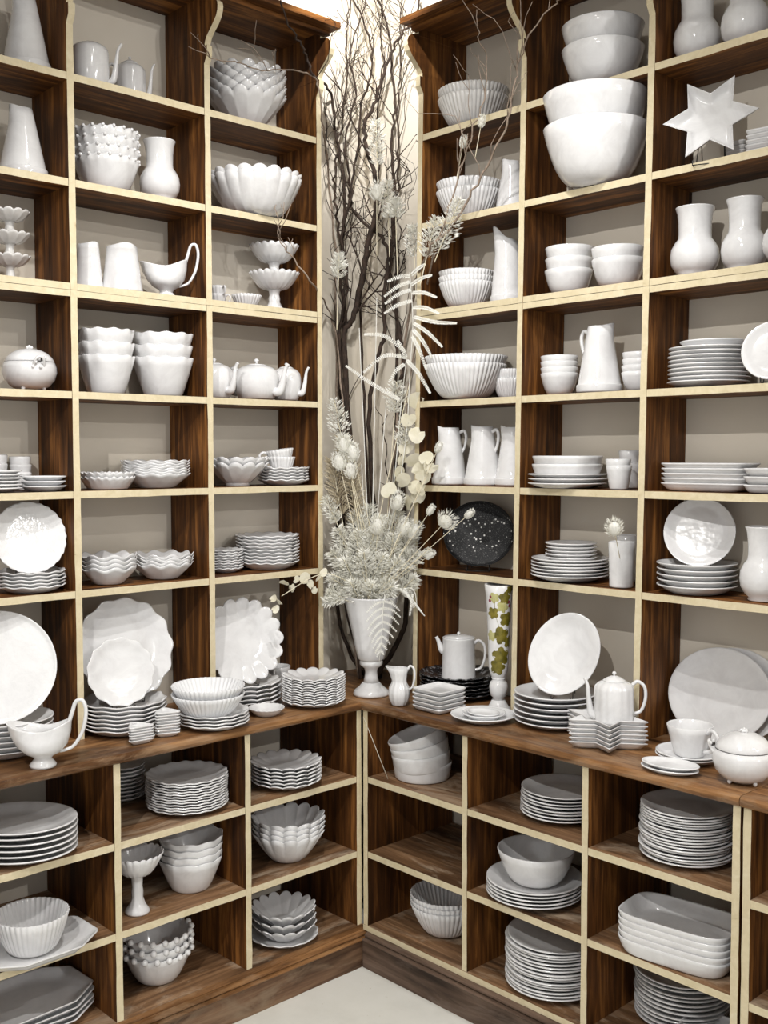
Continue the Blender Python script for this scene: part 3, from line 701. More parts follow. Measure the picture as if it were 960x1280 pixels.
stack(('L', 4), 133, 3, 71, 79, mk_ruffle_bowl(11, 0.0188, 0.0020, 0.62, 0.85), 'wavy_bowl', 'deep wavy white bowl', 'first stack right of the tureen', 'bowl', 'deep wavy bowls, first stack', 0.10, hi=1.3)
stack(('L', 4), 204, 3, 76, 77, mk_ruffle_bowl(11, 0.0188, 0.0020, 0.60, 0.85), 'wavy_bowl', 'deep wavy white bowl', 'second stack right of the tureen', 'bowl', 'deep wavy bowls, second stack', 0.10, hi=1.22)
stack(('L', 5), 134, 2, 68, 20, mk_ruffle_bowl(22, 0.0165, 0.0025, 0.72, 0.9), 'pie_dish', 'ruffled white pie dish', 'beside the stacked scalloped soup plates', 'dish', 'two ruffled pie dishes', 0.09, hi=0.42)
stack(('L', 5), 195, 6, 84, 33, mk_ruffle_bowl(12, 0.02, 0.0028, 0.52, 0.95, w0=0.6), 'soup_plate', 'scalloped white soup plate', 'six-high stack beside the pie dishes', 'plate', 'scalloped soup plates', 0.10, hi=0.40)
stack(('L', 6), 136, 4, 70, 36, mk_ruffle_bowl(8, 0.0263, 0.0050, 0.5, 0.9, w0=0.6), 'wavy_soup_plate', 'wavy deep plate', 'stack above the big ornate charger', 'plate', 'wavy deep plates, first stack', 0.09, hi=0.58)
stack(('L', 6), 204, 4, 75, 30, mk_ruffle_bowl(10, 0.0263, 0.0050, 0.5, 0.9, w0=0.6), 'wavy_soup_plate', 'wavy deep plate', 'second stack, below six scalloped soup plates', 'plate', 'wavy deep plates, second stack', 0.10, hi=0.5)
# column next to the branches
stack(('L', 1), 308, 6, 99, 72, mk_petal_bowl(15, 0.10, 0.016, 0.40, 1.0), 'petal_bowl', 'scalloped petal bowl', 'on the highest shelf by the branches', 'bowl', 'petal bowls on the highest shelf', 0.085, hi=0.72, jit=0.0005, rjit=0.02, alt=PI/15)
stack(('L', 2), 319, 2, 116, 56, mk_petal_bowl(19, 0.06, 0.010, 0.42, 0.52), 'fluted_bowl', 'very large fluted bowl', 'under the scalloped petal bowls', 'bowl', 'two large fluted bowls', 0.058, hi=0.78, jit=0.0005, rjit=0.01)
X = spotof(('L', 3), 273, 0.13); s_ = scale_at(X)
for k in range(2): cup(X+Vector((0, 0, k*10/s_+0.0006)), 10.5/s_, 15/s_, ('upper' if k else 'lower')+' of two tiny fluted cups beside the small ribbed tea bowl', 15+40*k, 'tea_cup', 12, 'tiny fluted cups')
stack(('L', 3), 308, 1, 38, 18, mk_rib_bowl(24, 0.06, 0.5, 0.7), 'tea_bowl', 'small ribbed white tea bowl', 'left of the two stacked footed compotes', 'bowl', None, 0.12)
X = spotof(('L', 3), 343, 0.11); s_ = scale_at(X)
compote(X, 31.5/s_, 48/s_, 'fluted footed compote carrying a second one, beside the ribbed tea bowl', 20, 0.44, 'two stacked footed compotes')
compote(X+Vector((0, 0, 33.5/s_)), 31/s_, 48/s_, 'fluted footed compote set on top of another compote', 20, 0.44, 'two stacked footed compotes', 'glaze', 0.2)
teapot(('L', 4), 268, 50, 46, 'white teapot half hidden behind the shelf upright', 42, 0.105, kind='round', sp_k=0.85)
teapot(('L', 4), 321, 58, 46, 'middle and largest of the three round white teapots', 28, 0.075, kind='round', sp_k=0.8)
teapot(('L', 4), 358, 38, 44, 'round white teapot nearest the branches', 20, 0.06, kind='round', sp_k=0.85, handle=False)
stack(('L', 5), 297, 2, 78, 34, mk_petal_bowl(13, 0.10, 0.012, 0.40, 0.85, foot=0.008), 'footed_petal_bowl', 'footed petal bowl', 'left of the fluted tea cups', 'bowl', 'footed petal bowls', 0.095, hi=0.70)
X, X2, R, h, p = stack(('L', 5), 354, 5, 64, 21, mk_ruffle_plate(14, 0.0188, 0.0017), 'ruffled_plate', 'wavy white side plate', 'under the two fluted tea cups', 'plate', 'wavy side plates under tea cups', 0.075, hi=0.2)
s_ = scale_at(X)
cup(X2+Vector((0.01, -0.015, 0.008)), 17.5/s_, 17/s_, 'fluted white tea cup standing on five wavy side plates', 150, 'tea_cup', 20, 'fluted tea cups')
cup(X2+Vector((0.01, -0.015, 0.008+9/s_)), 17.5/s_, 17/s_, 'fluted white tea cup nested askew inside another cup', 165, 'tea_cup', 20, 'fluted tea cups', tilt=8)
stack(('L', 6), 281, 8, 46, 28, mk_ruffle_plate(14, 0.0150, 0.0013), 'ruffled_plate', 'small wavy plate', 'shorter stack by the tall wavy stack', 'plate', 'small wavy plates', 0.12, hi=0.24)
stack(('L', 6), 335, 9, 78, 42, mk_ruffle_plate(16, 0.0165, 0.0017), 'ruffled_plate', 'wavy dinner plate', 'nine-high stack left of the flowers', 'plate', 'wavy dinner plates', 0.105, hi=0.24)

# ------------------------------------------------------------------ left worktop
C_ = ('C',)
X, X2, R, h, p = stack(C_, 2, 6, 128, 46, mk_oval(0.9), 'platter', 'thick white platter', 'under the huge upright embossed platter', 'platter', 'platters under the embossed one', by=951, hi=0.2)
standing(C_, -3, 0, 130, 136, mk_plate('glaze_emboss', 0.86), 'embossed_platter', 'huge pebbly embossed white platter standing behind the gravy boat', 'platter', 14, 5, UPH(X, X2), h=0.07, base=X+Vector((-0.01, 0.0, 0)))
gravy_boat(C_, 54, 76, 56, 'footed white gravy boat with looped handle on the left worktop', by=961, handle=15)
X, X2, R, h, p = stack(C_, 155, 7, 104, 40, mk_ruffle_plate(10, 0.0225, 0.0021), 'ornate_plate', 'ornate wavy plate', 'under the large ornate charger', 'plate', 'ornate plates under the charger', by=921, hi=0.2)
standing(C_, 146, 0, 92, 122, mk_ruffle_plate(13, 0.0263, 0.0013), 'ornate_charger', 'large ornate shell edged charger standing behind a smaller plate', 'plate', 14, 25, UPH(X, X2), base=X+Vector((-0.060, 0.035, 0)))
standing(C_, 152, 0, 72, 82, mk_ruffle_plate(13, 0.0225, 0.0013), 'ornate_plate', 'small ornate plate standing in front of the large charger', 'plate', 14, 18, UPH(X, X2), base=X+Vector((0.012, -0.018, 0)))
stack(C_, 174, 6, 37, 22, mk_tri(), 'triangular_dish', 'small triangular dish', 'shorter stack on left worktop edge', 'dish', 'triangular dishes, short stack', by=931, hi=0.3, rz=0.4, ky=0.9)
stack(C_, 208, 8, 35, 31, mk_tri(), 'triangular_dish', 'small triangular dish', 'taller stack beside the ribbed bowls', 'dish', 'triangular dishes, tall stack', by=922, hi=0.3, rz=0.2, ky=0.9)
X, X2, R, h, p = stack(C_, 267, 4, 88, 20, mk_ruffle_plate(12, 0.0090, 0.0013), 'ruffled_plate', 'broad white plate', 'under the two ribbed salad bowls', 'plate', 'plates under the ribbed bowls', by=914, hi=0.18)
stack(C_, 259, 2, 92, 38, mk_rib_bowl(46, 0.035, 0.5, 0.6, 'glaze_cool'), 'ribbed_bowl', 'ribbed salad bowl', 'on the left worktop', 'bowl', 'ribbed salad bowls on the worktop', hi=0.60, base=X+Vector((0, -0.018, UPH(X, X2))))
X, X2, R, h, p = stack(C_, 306, 5, 90, 30, mk_petal_plate(14, 0.07, 0.006), 'petal_plate', 'petal plate', 'under the upright petal charger', 'plate', 'petal plates under the charger', by=886, hi=0.2)
standing(C_, 302, 0, 84, 102, mk_petal_plate(17, 0.10, 0.008, 'glaze', 0.6), 'petal_charger', 'large petal edged charger standing behind the ribbed salad bowls', 'plate', 14, 22, UPH(X, X2), base=X+Vector((-0.030, 0.01, 0)))
cup(spotof(C_, 347, by=866, rb=0.03), 0.045, 0.085, 'greyish white mug tucked behind the petal plate stack', 100, 'mug')
stack(C_, 392, 11, 78, 38, mk_petal_plate(15, 0.09, 0.007), 'petal_plate', 'petal plate', 'tall stack beside the flower urn', 'plate', 'petal plates by the urn', by=886, hi=0.2, jit=0.001, rjit=0.02)
stack(C_, 333, 1, 45, 9, mk_ruffle_plate(22, 0.0090, 0.0005), 'pin_dish', 'little fluted oval dish lying alone', 'before the petal plates', 'dish', None, by=896, ky=0.8)

# ------------------------------------------------------------------ left cabinet
stack(('l', 1), 25, 6, 146, 46, mk_oval(0.84), 'platter', 'large oval platter', 'highest compartment of the left cabinet edge', 'platter', 'oval platters in the left cabinet', by=1081, hi=0.14, rz=0.6, ky=0.9)
X, X2, R, h, p = stack(('l', 2), 42, 1, 150, 13, mk_cut(0.75), 'cut_corner_tray', 'white tray with cut corners', 'under the single wide ribbed bowl', 'tray', None, by=1203, rz=PI/2, ky=0.7)
stack(('l', 2), 40, 1, 92, 48, mk_rib_bowl(40, 0.035, 0.5, 0.5), 'ribbed_bowl', 'single wide ribbed bowl', 'standing on the tray with cut corners', 'bowl', None, base=X+Vector((0.005, -0.004, UPH(X, X2))))
stack(('l', 3), 30, 4, 165, 34, mk_cut(0.72, 'glaze_cool'), 'cut_corner_tray', 'large tray with cut corners', 'bottom compartment at the left', 'tray', 'large cut corner trays', by=1296, hi=0.14, rz=PI/2, ky=0.7)
stack(('l', 1), 153, 9, 56, 44, mk_ruffle_plate(16, 0.0090, 0.0008), 'ruffled_plate', 'small fine plate', 'stack half hidden behind the cabinet upright', 'plate', 'small plates behind the upright', by=1003, hi=0.22)
stack(('l', 1), 234, 12, 101, 44, mk_ruffle_plate(18, 0.0090, 0.0013), 'ruffled_plate', 'fine wavy dinner plate', 'large stack in the left cabinet', 'plate', 'fine wavy dinner plates', by=1019, hi=0.16)
X = spotof(('l', 2), 172, by=1146, rb=0.032); s_ = scale_at(X)
compote(X, 33/s_, 76/s_, 'fluted footed compote beside four wavy bowls in the cabinet', 22, 0.38)
stack(('l', 2), 239, 4, 80, 66, mk_ruffle_bowl(10, 0.0225, 0.0025, 0.58, 0.8), 'wavy_bowl', 'deep wavy bowl', 'beside the compote in the cabinet', 'bowl', 'deep wavy bowls in the cabinet', by=1118, hi=1.0)
beaded(('l', 3), 197, 3, 88, 60, 'wide beaded bowl', 'on the cabinet bottom', 'beaded bowls in the cabinet', 18, 0.88, 0.55, by=1233, br=0.07)
stack(('l', 1), 358, 6, 88, 32, mk_petal_plate(16, 0.08, 0.007), 'petal_plate', 'petal plate', 'in the cabinet under the urn-side worktop', 'plate', 'petal plates in the cabinet', by=989, hi=0.22)
stack(('l', 2), 360, 4, 91, 55, mk_petal_bowl(15, 0.12, 0.012, 0.42, 0.75), 'petal_bowl', 'petal serving bowl', 'stacked four high in the cabinet', 'bowl', 'petal serving bowls in the cabinet', by=1083, hi=0.80)
X, X2, R, h, p = stack(('l', 3), 355, 1, 86, 9, mk_ruffle_plate(16, 0.0150, 0.0017), 'ruffled_plate', 'single wavy plate', 'under the three lowest petal bowls', 'plate', None, by=1185)
stack(('l', 3), 354, 3, 80, 40, mk_petal_bowl(15, 0.11, 0.012, 0.42, 0.9), 'petal_bowl', 'shallow petal bowl', 'on the wavy plate', 'bowl', 'shallow petal bowls', hi=0.5, base=X+Vector((0, 0, UPH(X, X2))))

# ------------------------------------------------------------------ right wall shelves, column next to the branches
stack(('R', 1), 592, 2, 90, 52, mk_rib_bowl(48, 0.035, 0.46, 0.55, 'glaze_warm'), 'ribbed_bowl', 'ribbed bowl', 'highest shelf right of the branches', 'bowl', 'ribbed bowls on the highest shelf', 0.095, hi=0.80)
stack(('R', 2), 586, 2, 83, 50, mk_rib_bowl(44, 0.035, 0.46, 0.55), 'ribbed_bowl', 'ribbed bowl', 'left of a conical jug behind twigs', 'bowl', 'ribbed bowls beside a conical jug', 0.10, hi=0.85)
cone_jug(('R', 2), 639, 42, 66, 'conical white jug beside ribbed bowls, right of the branches', 0.13, top=0.45, spout=150)
stack(('R', 3), 583, 3, 70, 47, mk_rib_bowl(40, 0.035, 0.5, 0.55), 'ribbed_bowl', 'ribbed bowl', 'beside the tall beaked jug', 'bowl', 'ribbed bowls beside the beaked jug', 0.09, hi=0.88)
cone_jug(('R', 3), 634, 43, 80, 'tall beaked white jug with long pointed lip', 0.11, top=0.66, spout=165, name='beaked_jug', peak=0.17)
stack(('R', 4), 582, 2, 104, 54, mk_rib_bowl(54, 0.035, 0.44, 0.55), 'ribbed_bowl', 'large ribbed bowl', 'above the three conical jugs', 'bowl', 'large ribbed bowls', 0.068, hi=0.82)
stack(('R', 4), 637, 2, 42, 37, mk_rib_bowl(32, 0.045, 0.5, 0.55), 'ribbed_bowl', 'small ribbed bowl', 'tucked beside the large ribbed bowls', 'bowl', 'small ribbed bowls', 0.15, hi=1.2)
cone_jug(('R', 5), 562, 45, 71, 'first conical white jug from the flowers in the row of three', 0.07, top=0.52, spout=185, handle=0, group='three conical jugs in a row')
cone_jug(('R', 5), 604, 49, 73, 'middle conical white jug of the row of three', 0.09, top=0.50, spout=200, handle=10, group='three conical jugs in a row')
cone_jug(('R', 5), 641, 46, 73, 'conical white jug of the row, cut off by the upright', 0.115, top=0.52, spout=185, handle=0, group='three conical jugs in a row')
standing(('R', 6), 599, 0.105, 88, 84, lambda R, h: mesh_of('dish', plate_prof(R, 0.02, 0.005, 0.86), 64, shape(f_oval(0.94)), 'speckled'), 'speckled_dish', 'black round dish with scattered white dots standing on edge', 'dish', 15, -5, 0.0)
# middle column
stack(('R', 1), 753, 2, 102, 82, mk_bowl(0.34, 0.37, 0.007), 'mixing_bowl', 'big white mixing bowl', 'on the highest shelf, right wall', 'bowl', 'mixing bowls on the highest shelf', 0.075, hi=0.93)
stack(('R', 2), 744, 2, 131, 118, mk_bowl(0.30, 0.37, 0.008), 'mixing_bowl', 'huge white mixing bowl', 'second shelf, overhanging its edge', 'bowl', 'huge mixing bowls', 0.035, hi=1.10)
stack(('R', 3), 711, 3, 60, 60, mk_bowl(0.45, 0.38), 'bowl', 'plain white bowl', 'three-high stack under the huge bowls', 'bowl', 'plain bowls, three high', 0.10, hi=1.02)
stack(('R', 3), 772, 2, 66, 52, mk_bowl(0.45, 0.38), 'bowl', 'plain white bowl', 'two-high stack under the huge bowls', 'bowl', 'plain bowls, two high', 0.10, hi=1.08)
stack(('R', 4), 699, 4, 47, 49, mk_bowl(0.45, 0.42), 'small_bowl', 'small white bowl', 'left of the jug with the handle', 'bowl', 'small bowls left of the jug', 0.10, hi=1.15)
cone_jug(('R', 4), 749, 57, 83, 'conical white jug between two stacks of small bowls', 0.085, top=0.52, spout=30, handle=0)
stack(('R', 4), 799, 4, 44, 49, mk_bowl(0.45, 0.42), 'small_bowl', 'small white bowl', 'behind the upright, right of the jug', 'bowl', 'small bowls right of the jug', 0.125, hi=1.1)
X, X2, R, h, p = stack(('R', 5), 709, 3, 97, 17, mk_plate('glaze', 0.66), 'plate', 'broad white plate', 'under the two straight sided serving dishes', 'plate', 'plates under the serving dishes', 0.068, hi=0.12, ky=1)
stack(('R', 5), 712, 2, 88, 25, mk_dish('glaze', 0.84), 'serving_dish', 'straight sided serving dish', 'on three broad plates', 'dish', 'straight sided serving dishes', hi=0.34, base=X+Vector((0, 0, UPH(X, X2))))
stack(('R', 5), 773, 2, 32, 37, mk_bowl(0.72, 0.9), 'tumbler', 'white tumbler', 'front pair beside the serving dishes', 'tumbler', 'front tumblers', 0.05, hi=1.8)
stack(('R', 5), 787, 2, 27, 46, mk_bowl(0.78, 0.9), 'tumbler', 'white tumbler', 'rear pair by the upright', 'tumbler', 'rear tumblers', 0.165, hi=2.2)
X, X2, R, h, p = stack(('R', 6), 712, 6, 96, 28, mk_plate(), 'plate', 'wide white plate', 'under five small plates', 'plate', 'wide plates under small plates', 0.085, hi=0.16)
stack(('R', 6), 716, 5, 64, 24, mk_plate(), 'side_plate', 'small white side plate', 'on six wide plates', 'plate', 'small plates on wide plates', hi=0.2, base=X+Vector((0.004, 0, UPH(X, X2))))
tumbler_at = stack(('R', 6), 777, 1, 33, 56, mk_bowl(0.90, 1.0), 'tumbler', 'tall white tumbler holding one dried bunny tail', 'beside the plates', 'tumbler', None, 0.055)[0]
stack(('R', 6), 783, 1, 26, 58, mk_bowl(0.90, 1.0), 'tumbler', 'tall white tumbler', 'standing behind the tumbler with the dried stem', 'tumbler', None, 0.168)
# column at the picture's edge
vase(('R', 1), 871, 58, 94, 'round bellied vase on the highest right shelf, beside a taller neighbour', 0.09)
vase(('R', 1), 932, 61, 98, 'round bellied vase on the highest right shelf, nearer the picture edge', 0.09)
standing(('R', 2), 889, 0.055, 110, 112, mk_star('glaze', 0.54), 'star_dish', 'white six pointed star dish standing on edge', 'dish', 14, -10, -0.012, 2, 0.22)
stack(('R', 2), 923, 5, 27, 30, mk_rect(1.0, 9), 'square_dish', 'small square dish', 'stack beside the star dish', 'dish', 'square dishes beside the star', 0.13, hi=0.4, rz=0.1)
stack(('R', 2), 953, 5, 33, 33, mk_rect(1.0, 9), 'square_dish', 'small square dish', 'second stack right of the star dish', 'dish', 'square dishes at the picture edge', 0.085, hi=0.4, rz=0.1)
vase(('R', 3), 868, 60, 87, 'round bellied white vase below the star dish, first of three', 0.09)
vase(('R', 3), 930, 57, 91, 'round bellied white vase below the star dish, second of three', 0.11)
vase(('R', 3), 985, 62, 91, 'round bellied white vase mostly outside the picture, third of three', 0.075)
X, X2, R, h, p = stack(('R', 4), 886, 9, 100, 50, mk_plate('glaze', 0.66), 'plate', 'large white plate', 'nine-high stack under the vases', 'plate', 'large plates, nine high', 0.102, hi=0.14, jit=0.002)
X3 = X+Vector((0.01, 0, UPH(X, X2)))
X, X2, R, h, p = stack(('R', 4), 892, 1, 80, 12, mk_plate('glaze_cool'), 'shallow_dish', 'white dish with flaring rim', 'lying on nine large plates', 'dish', None, base=X3)
stack(('R', 4), 888, 1, 52, 9, mk_plate('glaze_warm'), 'side_plate', 'little white plate', 'topping the nine-plate stack', 'plate', None, base=X+Vector((-0.01, 0, 0.0068)))
standing(('R', 4), 966, 0.05, 68, 74, mk_plate('glaze'), 'plate', 'white plate standing on edge right of the nine-plate stack', 'plate', 13, -10, 0.0)
stack(('R', 5), 887, 5, 116, 34, mk_rect(0.5, 6), 'oblong_dish', 'oblong white dish', 'five-high stack under the large plates', 'dish', 'oblong dishes', 0.10, hi=0.16, rz=0.0, rjit=0.01, ky=0.5)
stack(('R', 5), 966, 3, 62, 30, mk_rect(0.75, 6), 'oblong_dish', 'broad oblong dish', 'stack of three at the picture edge', 'dish', 'broad oblong dishes', 0.075, hi=0.3, rz=0.0, rjit=0.01, ky=0.75)
X, X2, R, h, p = stack(('R', 6), 871, 5, 98, 38, mk_plate(), 'deep_plate', 'deep white plate', 'under the leaning round plate', 'plate', 'deep plates under the leaning plate', 0.092, hi=0.22)
standing(('R', 6), 866, 0, 85, 84, mk_plate('glaze', 0.7), 'plate', 'round white plate leaning on an easel above five deep plates', 'plate', 15, -8, UPH(X, X2), base=X+Vector((0.0, 0.012, 0)))
vase(('R', 6), 955, 60, 93, 'round bellied white vase right of the leaning round plate', 0.075)

# ------------------------------------------------------------------ right worktop
def cream_jug(px, by, wpx, hpx, label):
    X, R, H = size_at(C_, px, None, by, wpx, hpx, 0.6); t = root('cream_jug', X, label, 'jug', None, view_dir(X, 180))
    pr = [(0, 0.003), (0.6*R, 0.003), (0.64*R, 0), (0.7*R, 0.03*H), (0.92*R, 0.16*H), (R, 0.32*H), (0.90*R, 0.47*H), (0.68*R, 0.58*H), (0.66*R, 0.64*H), (0.74*R, 0.80*H), (0.86*R, 0.94*H), (0.84*R, 0.95*H), (0.6*R, 0.7*H), (0.5*R, 0.55*H), (0, 0.3*H)]
    def mod(a, r, z):
        q = sm(z/H, 0.68, 0.95); c = max(0, math.cos(a))**4; return r*(1+0.5*q*c)*(1+0.03*math.cos(12*a)*(1-q)), z+q*0.06*H*c
    lathe_part('body', pr, t, 'glaze', 60, mod)
    tube_part('handle', [(-0.72*R, 0, 0.88*H), (-1.0*R, 0, 1.0*H), (-1.35*R, 0, 0.93*H), (-1.42*R, 0, 0.70*H), (-1.2*R, 0, 0.46*H), (-0.88*R, 0, 0.40*H)], [0.12*R, 0.11*R, 0.11*R, 0.10*R, 0.09*R], t)
cream_jug(499, 883, 27, 49, 'small ribbed cream jug between the flower urn and square plates')
stack(C_, 549, 5, 49, 27, mk_rect(1.0, 16, 'glaze', 0.82), 'square_plate', 'square white plate', 'in front of the black plates', 'plate', 'square plates', by=894, hi=0.22, rz=0.0, rb=1.25)
X, X2, R, h, p = stack(C_, 573, 6, 96, 30, mk_ruffle_plate(20, 0.0075, 0.0013, 'black'), 'black_plate', 'black mottled plate', 'under the white coffee pot', 'plate', 'black mottled plates', by=876, hi=0.16)
s_ = scale_at(X)
teapot(C_, 578, 43, 53, 'white coffee pot standing on six black plates', 180, None, None, 'can', base=X+Vector((0.012, -0.012, UPH(X, X2)-0.0005)))
def ivy_vase(px, by, wpx, hpx):
    X, R, H = size_at(C_, px, None, by, wpx, hpx, 0.8)
    t = root('ivy_vase', X, 'tall footed white vase painted with green ivy leaves', 'vase', None, to_cam(X))
    prf = [(0.50*R, 0.27*H), (0.56*R, 0.285*H), (0.66*R, 0.33*H), (0.70*R, 0.40*H), (0.74*R, 0.55*H), (0.82*R, 0.75*H), (0.93*R, 0.93*H), (1.0*R, H)]
    lathe_part('cup', [(0, 0.25*H), (0.45*R, 0.25*H)]+prf+[(0.96*R, 1.002*H), (0.80*R, 0.8*H), (0.6*R, 0.4*H), (0, 0.32*H)], t, 'glaze', 48)
    lathe_part('stem', [(0, 0.08*H), (0.42*R, 0.08*H), (0.40*R, 0.105*H), (0.55*R, 0.12*H), (0.62*R, 0.155*H), (0.66*R, 0.19*H), (0.58*R, 0.225*H), (0.42*R, 0.245*H), (0.50*R, 0.262*H), (0, 0.262*H)], t, 'glaze', 40)
    lathe_part('foot', [(0, 0.003), (0.80*R, 0.003), (0.84*R, 0), (0.85*R, 0.022*H), (0.70*R, 0.034*H), (0.60*R, 0.055*H), (0.45*R, 0.085*H), (0, 0.085*H)], t, 'glaze', 40)
    def rad(z):
        for (r0, z0), (r1, z1) in zip(prf, prf[1:]):
            if z0 <= z <= z1: return r0+(r1-r0)*(z-z0)/(z1-z0)
        return prf[-1][0]
    def leaf(u, v, size, ang, mat='ivy', lobes=True, nm='painted_leaf'):
        """u: angle round the vase (0 faces the room), v: share of the height"""
        pts = [(0, 0)]; n = 20
        for k in range(n):
            a = 2*PI*k/n
            r = size*(0.62+0.30*abs(math.cos(2.5*(a)))+0.12*math.cos(a)) if lobes else size*0.8
            pts.append((r*math.sin(a), r*math.cos(a)))
        mb = MB(); V = []; r0 = rad(v*H); rings = (0.33, 0.66, 1.0)
        for q in (0,)+rings:
            for x, y in (pts[1:] if q else [(0, 0)]):
                x, y = x*q, y*q; xx = x*math.cos(ang)-y*math.sin(ang); yy = x*math.sin(ang)+y*math.cos(ang); z = min(v*H+yy, 0.995*H); rr = rad(z)+(0.0009 if q < 1 else 0.0003); a = u+xx/r0
                V.append((rr*math.cos(a), rr*math.sin(a), z))
        F = []
        for k in range(n):
            i, j = 1+k, 1+(k+1) % n; F.append((0, i, j)); F.append((i, n+i, n+j, j)); F.append((n+i, 2*n+i, 2*n+j, n+j))
        mb.add(V, F); me = fix_normals(mb.mesh(nm, mat)); link(nm, me, t)
    k = H/154
    for u, v, s, a, m_ in ((0.25, 0.60, 13, 0.3, 'ivy'), (0.30, 0.45, 14, 2.6, 'ivy'), (-0.05, 0.36, 12, 2.2, 'ivy'), (0.75, 0.73, 11, 0.9, 'ivy'), (0.30, 0.83, 9, -0.4, 'ivy_pale'), (-0.55, 0.78, 9, -0.8, 'ivy'), (-0.35, 0.90, 8, 0.5, 'ivy_pale'), (0.55, 0.90, 10, 1.2, 'ivy'), (0.9, 0.97, 7, 2.0, 'ivy'), (-0.8, 0.60, 8, -1.2, 'ivy_pale'), (1.1, 0.55, 9, 1.0, 'ivy')):
        leaf(u, v, s*k*0.95, a, m_)
    for u, v in ((-0.75, 0.88), (-0.65, 0.91), (0.95, 0.84), (0.85, 0.87)): leaf(u, v, 2.6*k, 0, 'berry', False, 'painted_berry')
    mb = MB()
    for path in (((-0.1, 0.34), (0.3, 0.5), (0.1, 0.65), (-0.3, 0.78), (-0.3, 0.9)), ((0.1, 0.62), (0.55, 0.72), (0.4, 0.85), (0.6, 0.93))):
        pp = [Vector(((rad(v*H)+0.0003)*math.cos(u), (rad(v*H)+0.0003)*math.sin(u), v*H)) for u, v in path]; tube(mb, spline(pp, 6), 0.0007, 5)
    link('painted_vine', mb.mesh('painted_vine', 'ivy'), t)
ivy_vase(623, 891, 36, 158)
X, X2, R, h, p = stack(C_, 604, 1, 82, 8, mk_plate('glaze_cool'), 'plate', 'thin white plate', 'before the ivy vase carrying two smaller dishes', 'plate', None, by=906)
X, X2, R, h, p = stack(C_, 604, 1, 54, 7, mk_plate('glaze_cool'), 'side_plate', 'small plate', 'between the thin plate and a little oval dish', 'plate', None, base=X+Vector((0.004, 0, 0.0062)))
stack(C_, 604, 1, 44, 5, mk_oval(0.8, 'glaze_cool'), 'oval_dish', 'little oval dish', 'topping the two plates before the ivy vase', 'dish', None, base=X+Vector((0.0, -0.002, 0.0064)), rz=0.0)
X, X2, R, h, p = stack(C_, 694, 6, 104, 42, mk_plate('glaze_cool'), 'plate', 'broad white plate', 'under the tilted oval plate', 'plate', 'broad plates under the tilted plate', by=913, hi=0.16, jit=0.003)
standing(C_, 711, 0, 74, 102, mk_oval(0.80), 'oval_plate', 'tilted oval white plate leaning beside the ribbed teapot', 'plate', 16, -10, UPH(X, X2), 66, base=X+Vector((0.03, 0.005, 0)))
X, X2, R, h, p = stack(C_, 758, 6, 110, 36, mk_star('glaze'), 'star_plate', 'star shaped plate', 'under the ribbed teapot', 'plate', 'star plates under the teapot', by=941, hi=0.16, rz=-0.90, rjit=0.012, jit=0.0008, rb=0.72)
teapot(C_, 766, 50, 58, 'ribbed white teapot with star knob standing on star plates', 178, None, None, 'dome', base=X+Vector((0.015, 0.012, UPH(X, X2)-0.0005)), facets=14, sp_k=0.75)
PB = base_at(905, 931, 0.88, 0.0)+Vector((-0.012, 0.0, 0)); pa = to_cam(PB)-math.radians(26)
standing(C_, 905, 0, 136, 118, mk_oval(0.86), 'platter', 'big round platter leaning behind the tureen and cup', 'platter', 15, -26, 0.0, 0, 0.1, base=PB)
standing(C_, 917, 0, 136, 118, mk_oval(0.86), 'platter', 'rear platter peeping out behind the big leaning platter', 'platter', 15, -26, 0.0, 0, 0.1, base=PB-Vector((math.cos(pa), math.sin(pa), 0))*0.024+Vector((-math.sin(pa), math.cos(pa), 0))*0.03, easel=False)
X, X2, R, h, p = stack(C_, 862, 2, 84, 12, mk_plate('glaze_cool'), 'saucer', 'white saucer', 'under the large breakfast cup', 'saucer', 'two saucers under the cup', by=957, hi=0.2)
cup(X2+Vector((0, 0, 0.0065)), 28.5/scale_at(X), 38/scale_at(X), 'large white breakfast cup standing on two saucers', 40, 'breakfast_cup')
stack(C_, 837, 2, 74, 11, mk_oval(0.62, 'glaze_cool'), 'oval_dish', 'slim oval dish', 'at the right worktop edge', 'dish', 'slim oval dishes', by=969, hi=0.16, rz=0.15, ky=0.62, rjit=0.02)
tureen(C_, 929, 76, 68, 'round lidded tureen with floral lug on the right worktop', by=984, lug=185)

# ------------------------------------------------------------------ right cabinet
stack(('r', 1), 528, 4, 74, 57, mk_dish('glaze', 0.90), 'straight_bowl', 'straight sided bowl', 'leaning stack under the right worktop', 'bowl', 'leaning straight sided bowls', by=978, hi=0.54, tilt=0.34, jit=0.004, rz=-0.8)
stack(('r', 3), 557, 3, 90, 50, mk_rib_bowl(44, 0.035, 0.46, 0.55), 'ribbed_bowl', 'ribbed bowl', 'on the bottom of the right cabinet', 'bowl', 'ribbed bowls in the right cabinet', by=1176, hi=0.84)
stack(('r', 1), 703, 8, 104, 36, mk_plate(), 'plate', 'white dinner plate', 'highest cabinet stack, below the tilted plate', 'plate', 'dinner plates, top of cabinet', by=1029, hi=0.15, jit=0.003)
X, X2, R, h, p = stack(('r', 2), 668, 5, 120, 26, mk_plate(), 'plate', 'wide white plate', 'under the large plain cabinet bowl', 'plate', 'wide plates under the cabinet bowl', by=1135, hi=0.15)
stack(('r', 2), 673, 1, 97, 42, mk_bowl(0.45, 0.44, 0.006), 'serving_bowl', 'large plain bowl', 'on five wide plates in the right cabinet', 'bowl', None, base=X+Vector((0.006, 0, UPH(X, X2))))
